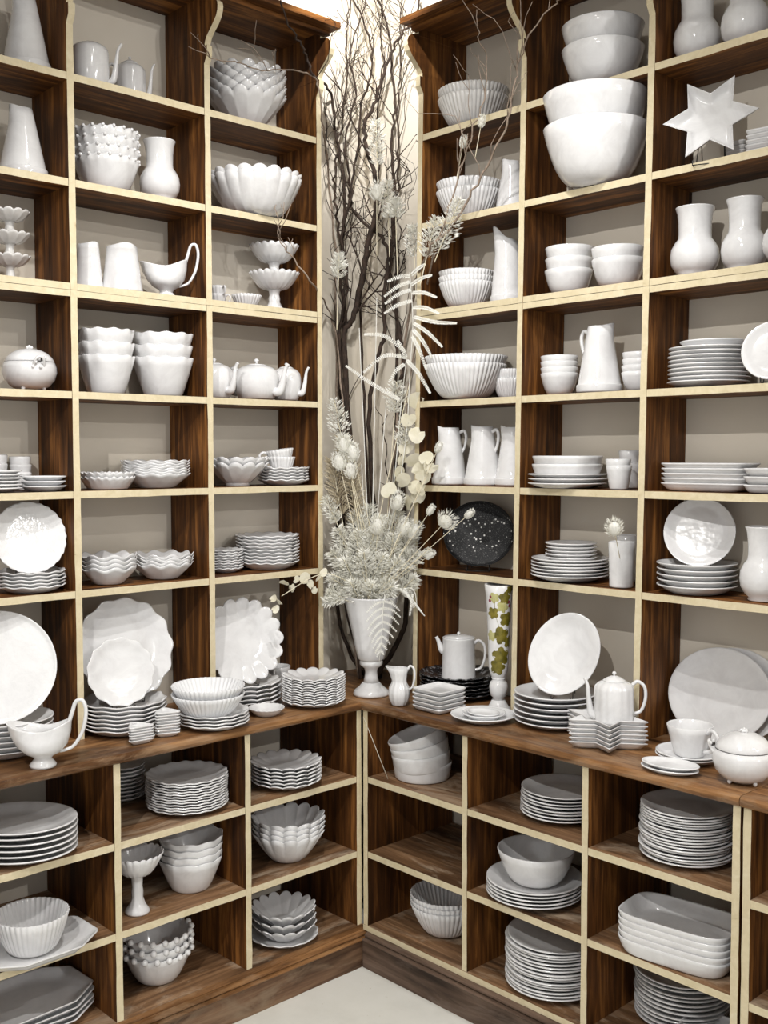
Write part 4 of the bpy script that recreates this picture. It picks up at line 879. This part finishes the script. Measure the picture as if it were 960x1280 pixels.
stack(('r', 3), 692, 16, 120, 66, mk_plate(), 'plate', 'dinner plate', 'lowest tall stack beneath the plain bowl', 'plate', 'dinner plates, lowest tall stack', by=1247, hi=0.14, jit=0.0045)
stack(('r', 1), 858, 18, 114, 68, mk_plate(), 'plate', 'dinner plate', 'tallest cabinet stack, under the tureen', 'plate', 'dinner plates, tallest cabinet stack', by=1083, hi=0.14, jit=0.0045)
stack(('r', 2), 850, 5, 146, 52, mk_dish('glaze', 0.86, 0.62, 4.5), 'baking_dish', 'deep oblong baking dish', 'in the right cabinet', 'dish', 'deep oblong baking dishes', by=1207, hi=0.27, rz=0.12, ky=0.62, rjit=0.01)
stack(('r', 3), 852, 11, 116, 64, mk_plate(), 'plate', 'dinner plate', 'lowest stack below the baking dishes', 'plate', 'dinner plates below the baking dishes', by=1288, hi=0.14, jit=0.0045)
stack(('r', 3), 884, 1, 62, 26, mk_dish('glaze', 0.86, 1.0, 8.0), 'square_bowl', 'square deep dish', 'before the lowest plates, cut by the bottom edge', 'dish', None, by=1316, rz=0.2)

# ------------------------------------------------------------------ flower urn in the corner
UX, UR, UH = size_at(C_, 464, None, 873, 70, 124, 0.6)
urn = root('flower_urn', UX, 'tall footed white urn holding dried flowers in the corner', 'urn', None, 0.3)
lathe_part('foot', [(0, 0.003), (0.60*UR, 0.003), (0.64*UR, 0), (0.65*UR, 0.02*UH), (0.60*UR, 0.05*UH), (0.42*UR, 0.09*UH), (0.30*UR, 0.13*UH), (0, 0.13*UH)], urn, 'glaze', 48)
lathe_part('stem', [(0, 0.12*UH), (0.30*UR, 0.12*UH), (0.235*UR, 0.18*UH), (0.215*UR, 0.24*UH), (0.25*UR, 0.275*UH), (0.36*UR, 0.295*UH), (0.41*UR, 0.315*UH), (0.41*UR, 0.345*UH), (0.36*UR, 0.36*UH), (0, 0.36*UH)], urn, 'glaze', 48)
lathe_part('cup', [(0, 0.355*UH), (0.42*UR, 0.355*UH), (0.48*UR, 0.375*UH), (0.58*UR, 0.5*UH), (0.70*UR, 0.66*UH), (0.84*UR, 0.84*UH), (0.96*UR, 0.985*UH), (UR, UH), (0.97*UR, 1.004*UH), (0.90*UR, 0.97*UH), (0.7*UR, 0.75*UH), (0.45*UR, 0.45*UH), (0, 0.42*UH)], urn, 'glaze', 12*6, lambda a, r, z: (r*(1-0.02*(1-abs(math.cos(6*a)))), z))
MOUTH = UX+Vector((0, 0, UH*0.97))
fr = random.Random(5)
UD = (UX-CAM).dot(FW)                       # distance of the urn along the view
# ------------------------------------------------------------------ bare branches
BB = Vector((-0.235, 0.245, 0.882))          # where they stand, behind the urn
BD = (BB-CAM).dot(FW)
def on_side(px, py, out=0.05):
    d = ray(px, py)
    if px < 262+263: return CAM+d*((FRONT['L']+out-CAM.x)/d.x)
    return CAM+d*((FRONT['R']-out-CAM.y)/d.y)
def in_room(px, py, dep):
    """a point in the corner at that distance, or just before the shelves when it shows beside the corner"""
    if 403 <= px <= 523: return on_depth(px, py, dep)
    return on_side(px, py, 0.12 if py < 70 else 0.06)
def walk(rng, p, d, L, r, mb, depth, mat_r):
    """a crooked twig with side twigs"""
    n = max(3, int(L/0.035)); pts = [p.copy()]; q = p.copy(); dd = d.copy()
    for k in range(n):
        dd = (dd+Vector((rng.gauss(0, 0.16), rng.gauss(0, 0.16), rng.gauss(0.03, 0.13)))).normalized(); q = q+dd*(L/n)
        if q.x < -0.395: q.x = -0.395; dd.x = abs(dd.x)
        if q.y > 0.405: q.y = 0.405; dd.y = -abs(dd.y)
        if q.y < 0.03 and q.x < -0.12: q.x = -0.115
        if q.x > 0.0 and q.y > 0.15: q.y = 0.145
        pts.append(q.copy())
        if depth > 0 and k > 0 and rng.random() < 0.36:
            side = dd.cross(Vector((rng.gauss(0, 1), rng.gauss(0, 1), rng.gauss(0, 1)))).normalized()
            walk(rng, q, (dd*0.75+side*0.8).normalized(), L*rng.uniform(0.3, 0.6), r*0.68, mb, depth-1, mat_r)
    tube(mb, pts, [r, r*0.75, max(r*0.4, 0.0009)], 5)
def branch(path, r0, r1, label, seed, twigs=10, tl=0.28, mat='bark', name='bare_branch', deep=2, skip=0.2, group=None):
    """path: (px, py, offset) where the offset moves the point along the view from the corner"""
    rng = random.Random(seed); P = [Vector(q) if len(q) == 3 and abs(q[0]) < 5 and abs(q[1]) < 5 else in_room(q[0], q[1], BD+q[2]) for q in path]
    for q in P:
        q.x = max(q.x, -0.385); q.y = min(q.y, 0.395)
    S = spline(P, 6); t = link(name, None, None, S[0]); tag(t, label, 'branch', group)
    mb = MB()
    for i in range(1, len(S)-1):
        S[i] = S[i]+Vector((rng.gauss(0, .003), rng.gauss(0, .003), 0))
    o0 = S[0].copy(); tube(mb, [p-o0 for p in S], [r0, (r0+r1)/2, r1], 7)
    link('limb', mb.mesh('limb', mat), t)
    tw = MB()
    for k in range(twigs):
        i = int(rng.uniform(skip, 0.97)*(len(S)-1)); d = (S[min(i+1, len(S)-1)]-S[i-1]).normalized()
        side = d.cross(Vector((rng.gauss(0, 1), rng.gauss(0, 1), rng.gauss(0, 0.4)))).normalized(); side.z = abs(side.z)*0.5
        f = 1-i/len(S); walk(rng, S[i], (d*0.9+side*0.6+Vector((0, 0, 0.25))).normalized(), tl*rng.uniform(0.5, 1.2), max(0.0016, (r0+(r1-r0)*(1-f))*0.42), tw, deep, 1)
    if twigs:
        tw.v = [tuple(Vector(v)-o0) for v in tw.v]; tk = link('twig', tw.mesh('twig', mat), t); tk['kind'] = 'stuff'
    return t
b = lambda dx, dy: (BB.x+dx, BB.y+dy, BB.z)
branch([b(0.01, 0), (445, 760, 0.02), (440, 600, 0.03), (430, 430, 0.04), (441, 399, 0.02), (453, 345, 0), (463, 290, 0), (473, 240, -0.02), (459, 187, 0), (456, 156, 0), (468, 130, 0), (476, 101, -0.02), (489, 66, -0.04), (502, 42, -0.06), (520, 18, -0.10), (523, -8, -0.12)], 0.0125, 0.003, 'thickest dark bare branch winding up through the middle of the corner', 1, 9, 0.315)
branch([b(-0.03, 0.02), (432, 740, 0.06), (420, 560, 0.1), (414, 454, 0.1), (421, 400, 0.1), (415, 360, 0.08), (420, 310, 0.06), (428, 262, 0.05), (418, 215, 0.05), (409, 180, 0.03), (404, 120, 0.0), (392, 95, -0.10), (384, 72, -0.16), (374, 52, -0.20), (360, 28, -0.24), (349, -4, -0.26)], 0.009, 0.0022, 'bare branch arching across the top of the left shelves', 2, 8, 0.231)
branch([b(0.04, -0.02), (495, 805, 0.0), (508, 765, 0.02), (505, 600, 0.05), (507, 490, 0.05), (512, 455, 0.04), (500, 400, 0.05), (492, 340, 0.06), (497, 290, 0.06), (505, 240, 0.06), (498, 190, 0.05), (503, 140, 0.03), (494, 90, 0.02), (486, 40, 0.0), (471, -6, 0)], 0.010, 0.003, 'bare branch rising straight behind the white plumes', 3, 11, 0.294)
branch([b(0.0, 0.03), (470, 700, 0.05), (462, 530, 0.05), (472, 450, 0.04), (480, 420, 0.03), (480, 370, 0.03), (485, 322, 0.03), (477, 296, 0.03), (462, 285, 0.03), (441, 263, 0.04), (437, 240, 0.05), (446, 190, 0.05), (452, 130, 0.05), (466, 80, 0.04), (455, 30, 0.03), (438, -6, 0.03)], 0.009, 0.0028, 'kinked bare branch with an elbow beside the white plumes', 4, 11, 0.273)
branch([b(-0.05, 0.03), (425, 780, 0.08), (410, 640, 0.11), (405, 520, 0.12), (406, 430, 0.12), (413, 380, 0.11), (407, 320, 0.10), (404, 268, 0.06), (404, 235, 0.05), (406, 200, 0.05), (412, 170, 0.05), (419, 130, 0.05), (425, 90, 0.05), (424, 40, 0.04), (433, -5, 0.04)], 0.007, 0.002, 'thin bare branch hugging the end of the left shelves', 5, 11, 0.273)
branch([b(0.03, 0.03), (488, 720, 0.06), (497, 580, 0.08), (506, 440, 0.08), (514, 350, 0.08), (510, 290, 0.08), (516, 240, 0.07), (521, 190, 0.06), (516, 140, 0.05), (519, 90, 0.03), (511, 40, 0.0), (520, -5, 0)], 0.006, 0.002, 'thin bare branch hugging the end of the right shelves', 6, 11, 0.273)
branch([b(-0.02, -0.02), (440, 720, 0.0), (436, 560, 0.02), (424, 430, 0.02), (435, 350, 0.02), (427, 300, 0.02), (440, 240, 0.02), (430, 180, 0.0), (445, 120, 0), (437, 70, -0.02), (452, 20, -0.04), (458, -6, -0.04)], 0.007, 0.002, 'bare branch forking between the two thicker corner branches', 7, 12, 0.273)
branch([b(0.02, 0.01), (480, 720, 0.02), (492, 560, 0.02), (510, 400, -0.02), (531, 321, -0.10), (560, 288, -0.16), (584, 252, -0.20), (608, 208, -0.22), (634, 154, -0.24), (640, 119, -0.25), (646, 88, -0.26), (662, 44, -0.28), (690, 8, -0.30), (705, -4, -0.31)], 0.0055, 0.0016, 'long pale twiggy branch crossing in front of the right shelves', 8, 10, 0.17, 'bark_pale', deep=2, skip=0.52)
branch([b(0.03, -0.01), (490, 700, 0.0), (505, 540, 0.0), (520, 420, -0.05), (545, 310, -0.13), (570, 235, -0.17), (590, 165, -0.20), (606, 122, -0.22), (608, 78, -0.23), (598, 46, -0.24), (596, 12, -0.25)], 0.004, 0.0013, 'slender pale branch pointing up before the ribbed bowls', 9, 9, 0.14, 'bark_pale', deep=1, skip=0.5)
branch([b(-0.03, -0.02), (436, 720, -0.02), (428, 520, 0), (420, 420, 0.0), (408, 380, -0.05), (390, 355, -0.14), (371, 328, -0.20), (357, 312, -0.22), (349, 297, -0.23), (347, 275, -0.24), (345, 256, -0.25)], 0.004, 0.0012, 'pale twig reaching over the two stacked footed compotes', 10, 5, 0.10, 'bark_pale', deep=1, skip=0.62)
branch([b(-0.04, 0.0), (430, 700, 0.04), (416, 500, 0.06), (410, 340, 0.05), (404, 220, 0.0), (402, 150, -0.06), (397, 105, -0.12), (378, 90, -0.18), (344, 87, -0.22), (325, 88, -0.24), (296, 78, -0.26), (268, 74, -0.28), (258, 62, -0.30)], 0.004, 0.0012, 'pale twig stretched sideways before the stacked petal bowls', 11, 5, 0.12, 'bark_pale', deep=1, skip=0.66)
branch([b(0.01, 0.04), (462, 700, 0.1), (455, 520, 0.12), (446, 380, 0.12), (466, 300, 0.12), (488, 220, 0.12), (478, 150, 0.1), (492, 90, 0.08), (481, 40, 0.06), (484, -5, 0.05)], 0.006, 0.002, 'hindmost bare branch seen deep in the corner', 12, 12, 0.273)

# ------------------------------------------------------------------ dried flowers
def stem_path(tip, bow=0.25, start=None):
    a = start or (MOUTH+Vector((fr.uniform(-0.5, 0.5)*UR, fr.uniform(-0.5, 0.5)*UR, -0.03)))
    m = a.lerp(tip, 0.5)+Vector((0, 0, (tip-a).length*bow*0.35)); return spline([a, m, tip], 8)
def blade(mb, p, d, L, w, nrm=None):
    """a little solid leaf: a flat diamond with thickness"""
    d = d.normalized(); s = d.cross(nrm if nrm is not None else Vector((fr.gauss(0, 1), fr.gauss(0, 1), fr.gauss(0, 1)))).normalized(); n = d.cross(s)*w*0.18
    V = [p, p+d*L*0.45+s*w/2, p+d*L, p+d*L*0.45-s*w/2, p+d*L*0.45+n, p+d*L*0.45-n]
    mb.add(V, [(0, 1, 4), (1, 2, 4), (2, 3, 4), (3, 0, 4), (1, 0, 5), (2, 1, 5), (3, 2, 5), (0, 3, 5)], 0, False)
def flower(name, label, tip, group=None, bow=0.25, start=None, r=0.0013, mat='stem'):
    S = stem_path(tip, bow, start); t = tag(link(name, None, None, S[0]), label, 'dried flower', group); mb = MB()
    o = S[0]; tube(mb, [p-o for p in S], [r*1.3, r], 6); link('stem', mb.mesh('stem', mat), t); return t, S, o
def at_px(px, py, off=0.0): return in_room(px, py, UD+off)
def plume(px, py, L, wd, label, off=0.0, group=None, mat='plume', n=200, name='dried_plume', droop=0.0, start=None, lo=0.010, hi=0.022, bow=0.2):
    tip = at_px(px, py, off); t, S, o = flower(name, label, tip, group, bow, start)
    d = (S[-1]-S[-4]).normalized(); mb = MB()
    for k in range(n):
        f = fr.random(); base = tip-d*L*(1-f); rr = wd*math.sin(PI*min(1, 0.12+0.86*f))**0.7
        sd = Vector((fr.gauss(0, 1), fr.gauss(0, 1), fr.gauss(0, 1))); sd = (sd-d*sd.dot(d)).normalized()
        q = base+sd*rr*fr.uniform(0.0, 1.0)
        blade(mb, q-o, (d*0.55+sd*0.8+Vector((0, 0, -droop))), fr.uniform(lo, hi), fr.uniform(0.0028, 0.0055))
    link('plume', mb.mesh('plume', mat), t); return t
def bunny(px, py, label, off=0.0, L=0.032, w=0.011, group=None, start=None, bow=0.2, name='bunny_tail_grass'):
    tip = at_px(px, py, off); t, S, o = flower(name, label, tip, group, bow, start, 0.0010); d = (S[-1]-S[-3]).normalized(); mb = MB()
    rot = d.to_track_quat('Z', 'Y'); b_ = MB(); ball(b_, (0, 0, 0), w*0.82, 10, 8, 0, (1, 1, L/2/w)); mb.add([rot @ Vector(v)+(tip-o) for v in b_.v], b_.f)
    for k in range(260):
        z = fr.uniform(-0.95, 0.98); a = fr.uniform(0, 2*PI); rr = math.sqrt(1-z*z)*w; n = rot @ Vector((math.cos(a), math.sin(a), 0)); c = tip-o+d*z*L/2+n*rr*0.9
        blade(mb, c, d*0.8+n*fr.uniform(0.3, 1.0), fr.uniform(0.4, 0.85)*w, 0.0022)
    link('head', mb.mesh('head', 'plume'), t); return t
def disc(t, o, p, n, r, mat='pod', nm='seed_pod', big=2.1):
    """a thin papery disc, a little bent and nicked"""
    n = n.normalized(); u = n.orthogonal().normalized(); v = n.cross(u); mb = MB(); V = []; F = []; N = 14; r = r*big
    ph = fr.uniform(0, 6); bend = fr.uniform(-0.35, 0.35); q = fr.uniform(0.72, 0.95); nick = fr.randrange(N)
    for lift in (0.0008, -0.0008):
        V.append(p-o+n*lift)
        for k in range(N):
            a = 2*PI*k/N; rr = r*(1+0.08*math.cos(a-ph)+0.05*math.cos(3*a+ph))*(0.62 if k == nick else 1); x = math.cos(a)*rr; y = math.sin(a)*rr*q
            V.append(p-o+u*x+v*y+n*(lift*0.5+bend*x*x/r))
    for k in range(N):
        i, j = 1+k, 1+(k+1) % N; F += [(0, i, j), (N+1, N+1+j, N+1+i), (i, N+1+i, N+1+j, j)]
    mb.add(V, F, 0, False); link(nm, fix_normals(mb.mesh(nm, mat)), t)
def pinna(name, parent, o, A, B, curl, half, fine=0.005):
    """one feathery arm of a fern from A to B"""
    mid = A.lerp(B, 0.5)+UP*curl-FW*0.008; S = spline([A, mid, B], 10); mb = MB(); n = max(6, int((B-A).length/fine))
    tube(mb, [p-o for p in S], [0.0013, 0.0006], 5)
    for q in range(1, n):
        f = q/n; i = min(int(f*(len(S)-1)), len(S)-2); p = S[i].lerp(S[i+1], f*(len(S)-1)-i); d = (S[i+1]-S[i]).normalized(); sd = d.cross(FW).normalized()
        for s2 in (-1, 1): blade(mb, p-o, sd*s2+d*0.45+FW*fr.uniform(-.2, .2), half*(0.45+0.55*math.sin(PI*min(1, 0.25+0.75*f))), 0.0042, FW)
    return link(name, mb.mesh(name, 'bleached'), parent)
def fern(path, arms, label, root_at=None, half=0.0085):
    """path: rachis in pixels with offsets; arms: (from px, py, to px, py, curl)"""
    S = spline(([root_at] if root_at else [])+[at_px(*q) for q in path], 6); t = tag(link('bleached_fern', None, None, S[0]), label, 'fern frond'); o = S[0]; mb = MB()
    tube(mb, [p-o for p in S], [0.0020, 0.0012], 6); link('rachis', mb.mesh('rachis', 'bleached'), t)
    off = path[-1][2]
    for k, (ax, ay, bx, by_, c) in enumerate(arms): pinna('leaflet', t, o, at_px(ax, ay, off), at_px(bx, by_, off-0.02), c, half)
fern([(496, 620, -.02), (508, 540, -.03), (513, 455, -.05), (516, 400, -.06), (512, 340, -.06)],
     [(513, 345, 484, 352, .004), (513, 352, 480, 371, .006), (514, 362, 481, 380, .006), (515, 376, 480, 392, .006), (514, 344, 532, 330, .002), (514, 356, 540, 344, .004), (515, 366, 546, 372, .006), (516, 384, 549, 392, .006), (517, 396, 571, 404, -.008), (517, 404, 553, 434, .006), (516, 412, 540, 447, .008), (515, 420, 533, 462, .008)],
     'large bleached fern with long arms before the right shelf end', MOUTH)
fern([(490, 620, -.02), (500, 520, -.03), (508, 448, -.05)],
     [(507, 440, 455, 418, .022), (508, 447, 454, 466, .03), (500, 500, 432, 457, -.006), (508, 448, 497, 425, .0), (508, 450, 538, 492, .01), (506, 455, 486, 478, .01)],
     'bleached fern whose arms curl towards the left shelves', MOUTH, 0.009)
fern([(480, 742, -.10), (479, 760, -.115), (477, 795, -.112), (474, 828, -.108)],
     [(480, 752, 458, 766, .010), (480, 752, 500, 764, .010), (479, 760, 458, 777, .010), (479, 760, 501, 772, .010), (479, 768, 459, 788, .010), (479, 768, 499, 781, .010), (478, 777, 461, 796, .008), (478, 777, 496, 790, .008), (478, 786, 464, 804, .007), (478, 786, 492, 798, .007), (477, 795, 466, 811, .006), (477, 795, 488, 806, .006), (476, 804, 469, 817, .004), (476, 804, 484, 813, .004), (475, 812, 471, 822, .003), (475, 812, 480, 819, .003)],
     'bleached fern frond hanging down over the front of the urn', MOUTH, 0.0055)
fern([(512, 735, -.08), (521, 755, -.09)], [(512, 738, 524, 775, .004), (516, 742, 512, 770, .0), (505, 735, 518, 760, .004)], 'short bleached fern drooping at the right of the urn', MOUTH, 0.006)
G1 = 'white plumes bunched over the urn'
LP = 'fluffy cream plume in the dense bunch above the urn rim'
BUNCH = ((410, 690, .07, .020, -.03), (425, 660, .08, .022, -.02), (443, 640, .09, .024, 0), (462, 632, .09, .024, .01), (480, 645, .09, .024, 0), (500, 640, .09, .024, -.01), (516, 662, .08, .022, -.02), (522, 690, .07, .022, -.04), (432, 700, .07, .026, -.07), (455, 690, .08, .028, -.08), (478, 695, .08, .028, -.08), (500, 700, .08, .026, -.07), (415, 722, .06, .022, -.07), (440, 728, .06, .026, -.09), (468, 730, .06, .028, -.10), (495, 732, .06, .026, -.09), (516, 722, .06, .022, -.06), (408, 742, .05, .018, -.06), (450, 665, .08, .024, -.05), (490, 668, .08, .024, -.05), (470, 662, .08, .024, -.06))
def rank(q): return 'front' if q[4] <= -0.06 and q[1] > 680 else 'back' if q[1] <= 650 else 'middle'
for (px, py, L, w_, off) in BUNCH:
    k_ = rank((px, py, L, w_, off)); nth = sum(1 for q in BUNCH if rank(q) == k_ and q[0] < px)
    LP = 'fluffy cream plume, '+(['first']+ORD[1:])[nth]+' from left in the '+k_+' rank of the urn bunch'
    plume(px+fr.uniform(-3, 3), py, L*1.3, w_*1.45, LP, off, G1, n=420, lo=0.012, hi=0.026, bow=0.1)
plume(405, 752, .05, .013, 'lowest white plume sticking out left of the urn rim', -0.07, n=240, bow=0.4)
for (px, py, L, w_, off, lab) in ((418, 500, .13, .022, .03, 'tall white plume beside the teapot shelf'), (430, 545, .09, .024, .0, 'white plume just below the tall one beside the left shelves'), (407, 622, .08, .017, .0, 'feathery plume brushing the edge of the left shelves'),
        (484, 226, .11, .016, .06, 'white plume high among the dark branches'), (494, 250, .05, .018, .02, 'short white plume clump halfway up the branches'), (470, 150, .13, .015, .05, 'highest pale plume among the dark branches'), (517, 282, .09, .020, .0, 'white plume beside the edge of the right shelves'), (575, 250, .14, .021, -.14, 'white plume leaning right across the ribbed bowls'),
        (545, 272, .11, .022, -.10, 'white plume between fern fronds and ribbed bowls'), (424, 318, .07, .015, .05, 'pale plume low between the branches, beside stacked compotes'), (496, 478, .09, .020, .0, 'white plume under the fern fronds'), (509, 520, .09, .018, -.01, 'white plume beside the round seed pods')):
    plume(px, py, L*1.15, w_*1.55, lab, off, n=420, bow=0.03, start=(at_px(px-(32 if px > 560 else 20), py+(78 if px > 560 else 85), off+0.02) if px > 523 else at_px(px+(3 if px > 460 else -3), py+95, off+0.02) if py < 400 else None))
for (px, py, lab) in ((415, 575, 'buff reed plume leaning left, above the dense bunch'), (428, 548, 'tallest buff reed plume on the left'), (440, 585, 'buff reed plume nearest the middle')):
    plume(px, py, 0.19, .02, lab, 0.01, None, 'reed', 380, 'reed_grass', 0, None, 0.02, 0.04, 0.02)
for (px, py, off, lab) in ((430, 557, -.03, 'bunny tail grass head beside white plumes on the left'), (424, 578, -.03, 'bunny tail grass head low beside the reeds'), (441, 566, -.03, 'bunny tail grass head between reed and white stems'), (471, 240, .0, 'yellowish bunny tail high among the branches'), (438, 588, -.03, 'bunny tail grass head under its two neighbours'),
        (472, 658, -.09, 'round bunny tail in front of the plumes, left one'), (497, 628, -.05, 'big egg shaped bunny tail above the plumes'), (506, 660, -.08, 'bunny tail at the right of the plume bunch'), (517, 664, -.07, 'outermost bunny tail of the plume bunch, right side')):
    bunny(px, py, lab, off, 0.066, 0.021, bow=0.05, start=None if py > 300 else at_px(px, py+80, off+0.02))
bunny(557, 652, 'thistle like tuft pointing at the black dotted dish', -0.14, 0.050, 0.028, start=MOUTH+Vector((0.02, -0.02, 0.0)), bow=0.0, name='thistle_head')
for (px, py, lab) in ((538, 638, 'small oval seed head above the thistle stem'), (586, 643, 'small pointed seed head farthest toward the black dish'), (532, 691, 'upper of two tiny seed heads by the right shelf end'), (537, 694, 'lower of two tiny seed heads by the right shelf end'), (602, 152, 'pale bud on the twig before the highest ribbed bowls'), (579, 178, 'pale bud on the twig near the conical jug'), (548, 560, 'pale bud above the round seed pods')):
    bunny(px, py, lab, -0.12 if px < 590 or py > 300 else -0.2, 0.040, 0.010, start=(MOUTH if py > 400 else at_px(px-8, py+45)), bow=0.0, name='seed_head')
# round honesty pods beside the right shelves
t, S, o = flower('honesty_stem', 'tall stem of round papery pods beside the right shelves', at_px(514, 470, -0.02), None, 0.05)
for (px, py, r) in ((517, 500, .014), (525, 512, .013), (511, 525, .013), (521, 545, .015), (506, 560, .013), (515, 575, .014), (525, 588, .014), (503, 600, .014), (517, 610, .014), (508, 628, .014), (497, 590, .011), (523, 622, .013), (500, 575, .010), (485, 612, .014)):
    disc(t, o, at_px(px+fr.uniform(-2, 2), py, -0.03+fr.uniform(-.02, .02)), -FW+Vector((fr.gauss(0, .5), fr.gauss(0, .5), fr.gauss(0, .4))), r)
t, S, o = flower('honesty_stem', 'stem of papery pods leaning over the three conical jugs', at_px(536, 590, -0.10), None, 0.05)
for (px, py, r) in ((532, 573, .012), (533, 584, .013), (529, 596, .012), (540, 585, .010), (526, 612, .012)):
    disc(t, o, at_px(px, py, -0.10), -FW+Vector((fr.gauss(0, .5), fr.gauss(0, .5), fr.gauss(0, .4))), r)
# eucalyptus spray hanging over the left worktop
t, S, o = flower('leaf_spray', 'spray of pale round leaves hanging left of the urn', at_px(352, 745, -0.20), None, 0.7, MOUTH, 0.0012)
for (px, py, r) in ((356, 728, .012), (364, 735, .012), (381, 722, .015), (388, 731, .014), (398, 722, .012), (342, 748, .010), (349, 752, .010), (344, 762, .011), (371, 724, .010), (404, 716, .012), (393, 738, .010)):
    disc(t, o, at_px(px, py, -0.19+(px-345)*0.0015), -FW+Vector((fr.gauss(0, .6), fr.gauss(0, .6), fr.gauss(0, .4))), r, 'pod', 'leaf', 1.35)
# thin pale stems without heads
for (px, py, lab) in ((471, 372, 'tallest bare white stem in front of the corner'), (449, 410, 'thin bare white stem left of the tallest one'), (452, 580, 'short forked white stem above the plumes'), (483, 500, 'thin white stem right of the tallest one')):
    flower('white_twig', lab, at_px(px, py, 0.0), None, 0.0, MOUTH+Vector((fr.uniform(-.01, .01), 0, -.02)), 0.0014, 'bleached')
# leaves curling over the right of the rim
t, S, o = flower('curled_leaf', 'long pale leaf curling down at the right of the urn rim', at_px(531, 770, -0.09), None, 0.9, MOUTH, 0.002, 'bleached')
mb = MB(); tube(mb, [p-o for p in S[5:]], [0.002, 0.006, 0.0055, 0.001], 8, 0, 0.35); link('leaf', mb.mesh('leaf', 'bleached'), t)
# the stem standing in the tumbler on the right shelves
tb = tumbler_at+Vector((0, 0, 0.05)); hd = on_depth(768, 661, (tumbler_at-CAM).dot(FW))
bunny(768, 661, 'dried bunny tail standing in the white tumbler on the right shelves', (tumbler_at-CAM).dot(FW)-UD, 0.055, 0.021, start=tb, bow=0.0, name='bunny_tail_grass')
# pale string hanging in the cabinet corner, paper tag
A = base_at(454, 905, 0.80); mb = MB(); q0 = Vector((0.012, -0.004, 0.83)); q1 = on_front('r', 485, 0.635, 0.03)
tube(mb, [q0, q0.lerp(q1, 0.5), q1], 0.0012, 5); tag(link('string', mb.mesh('string', 'string')), 'thin pale string stretched across the corner compartment', 'string')
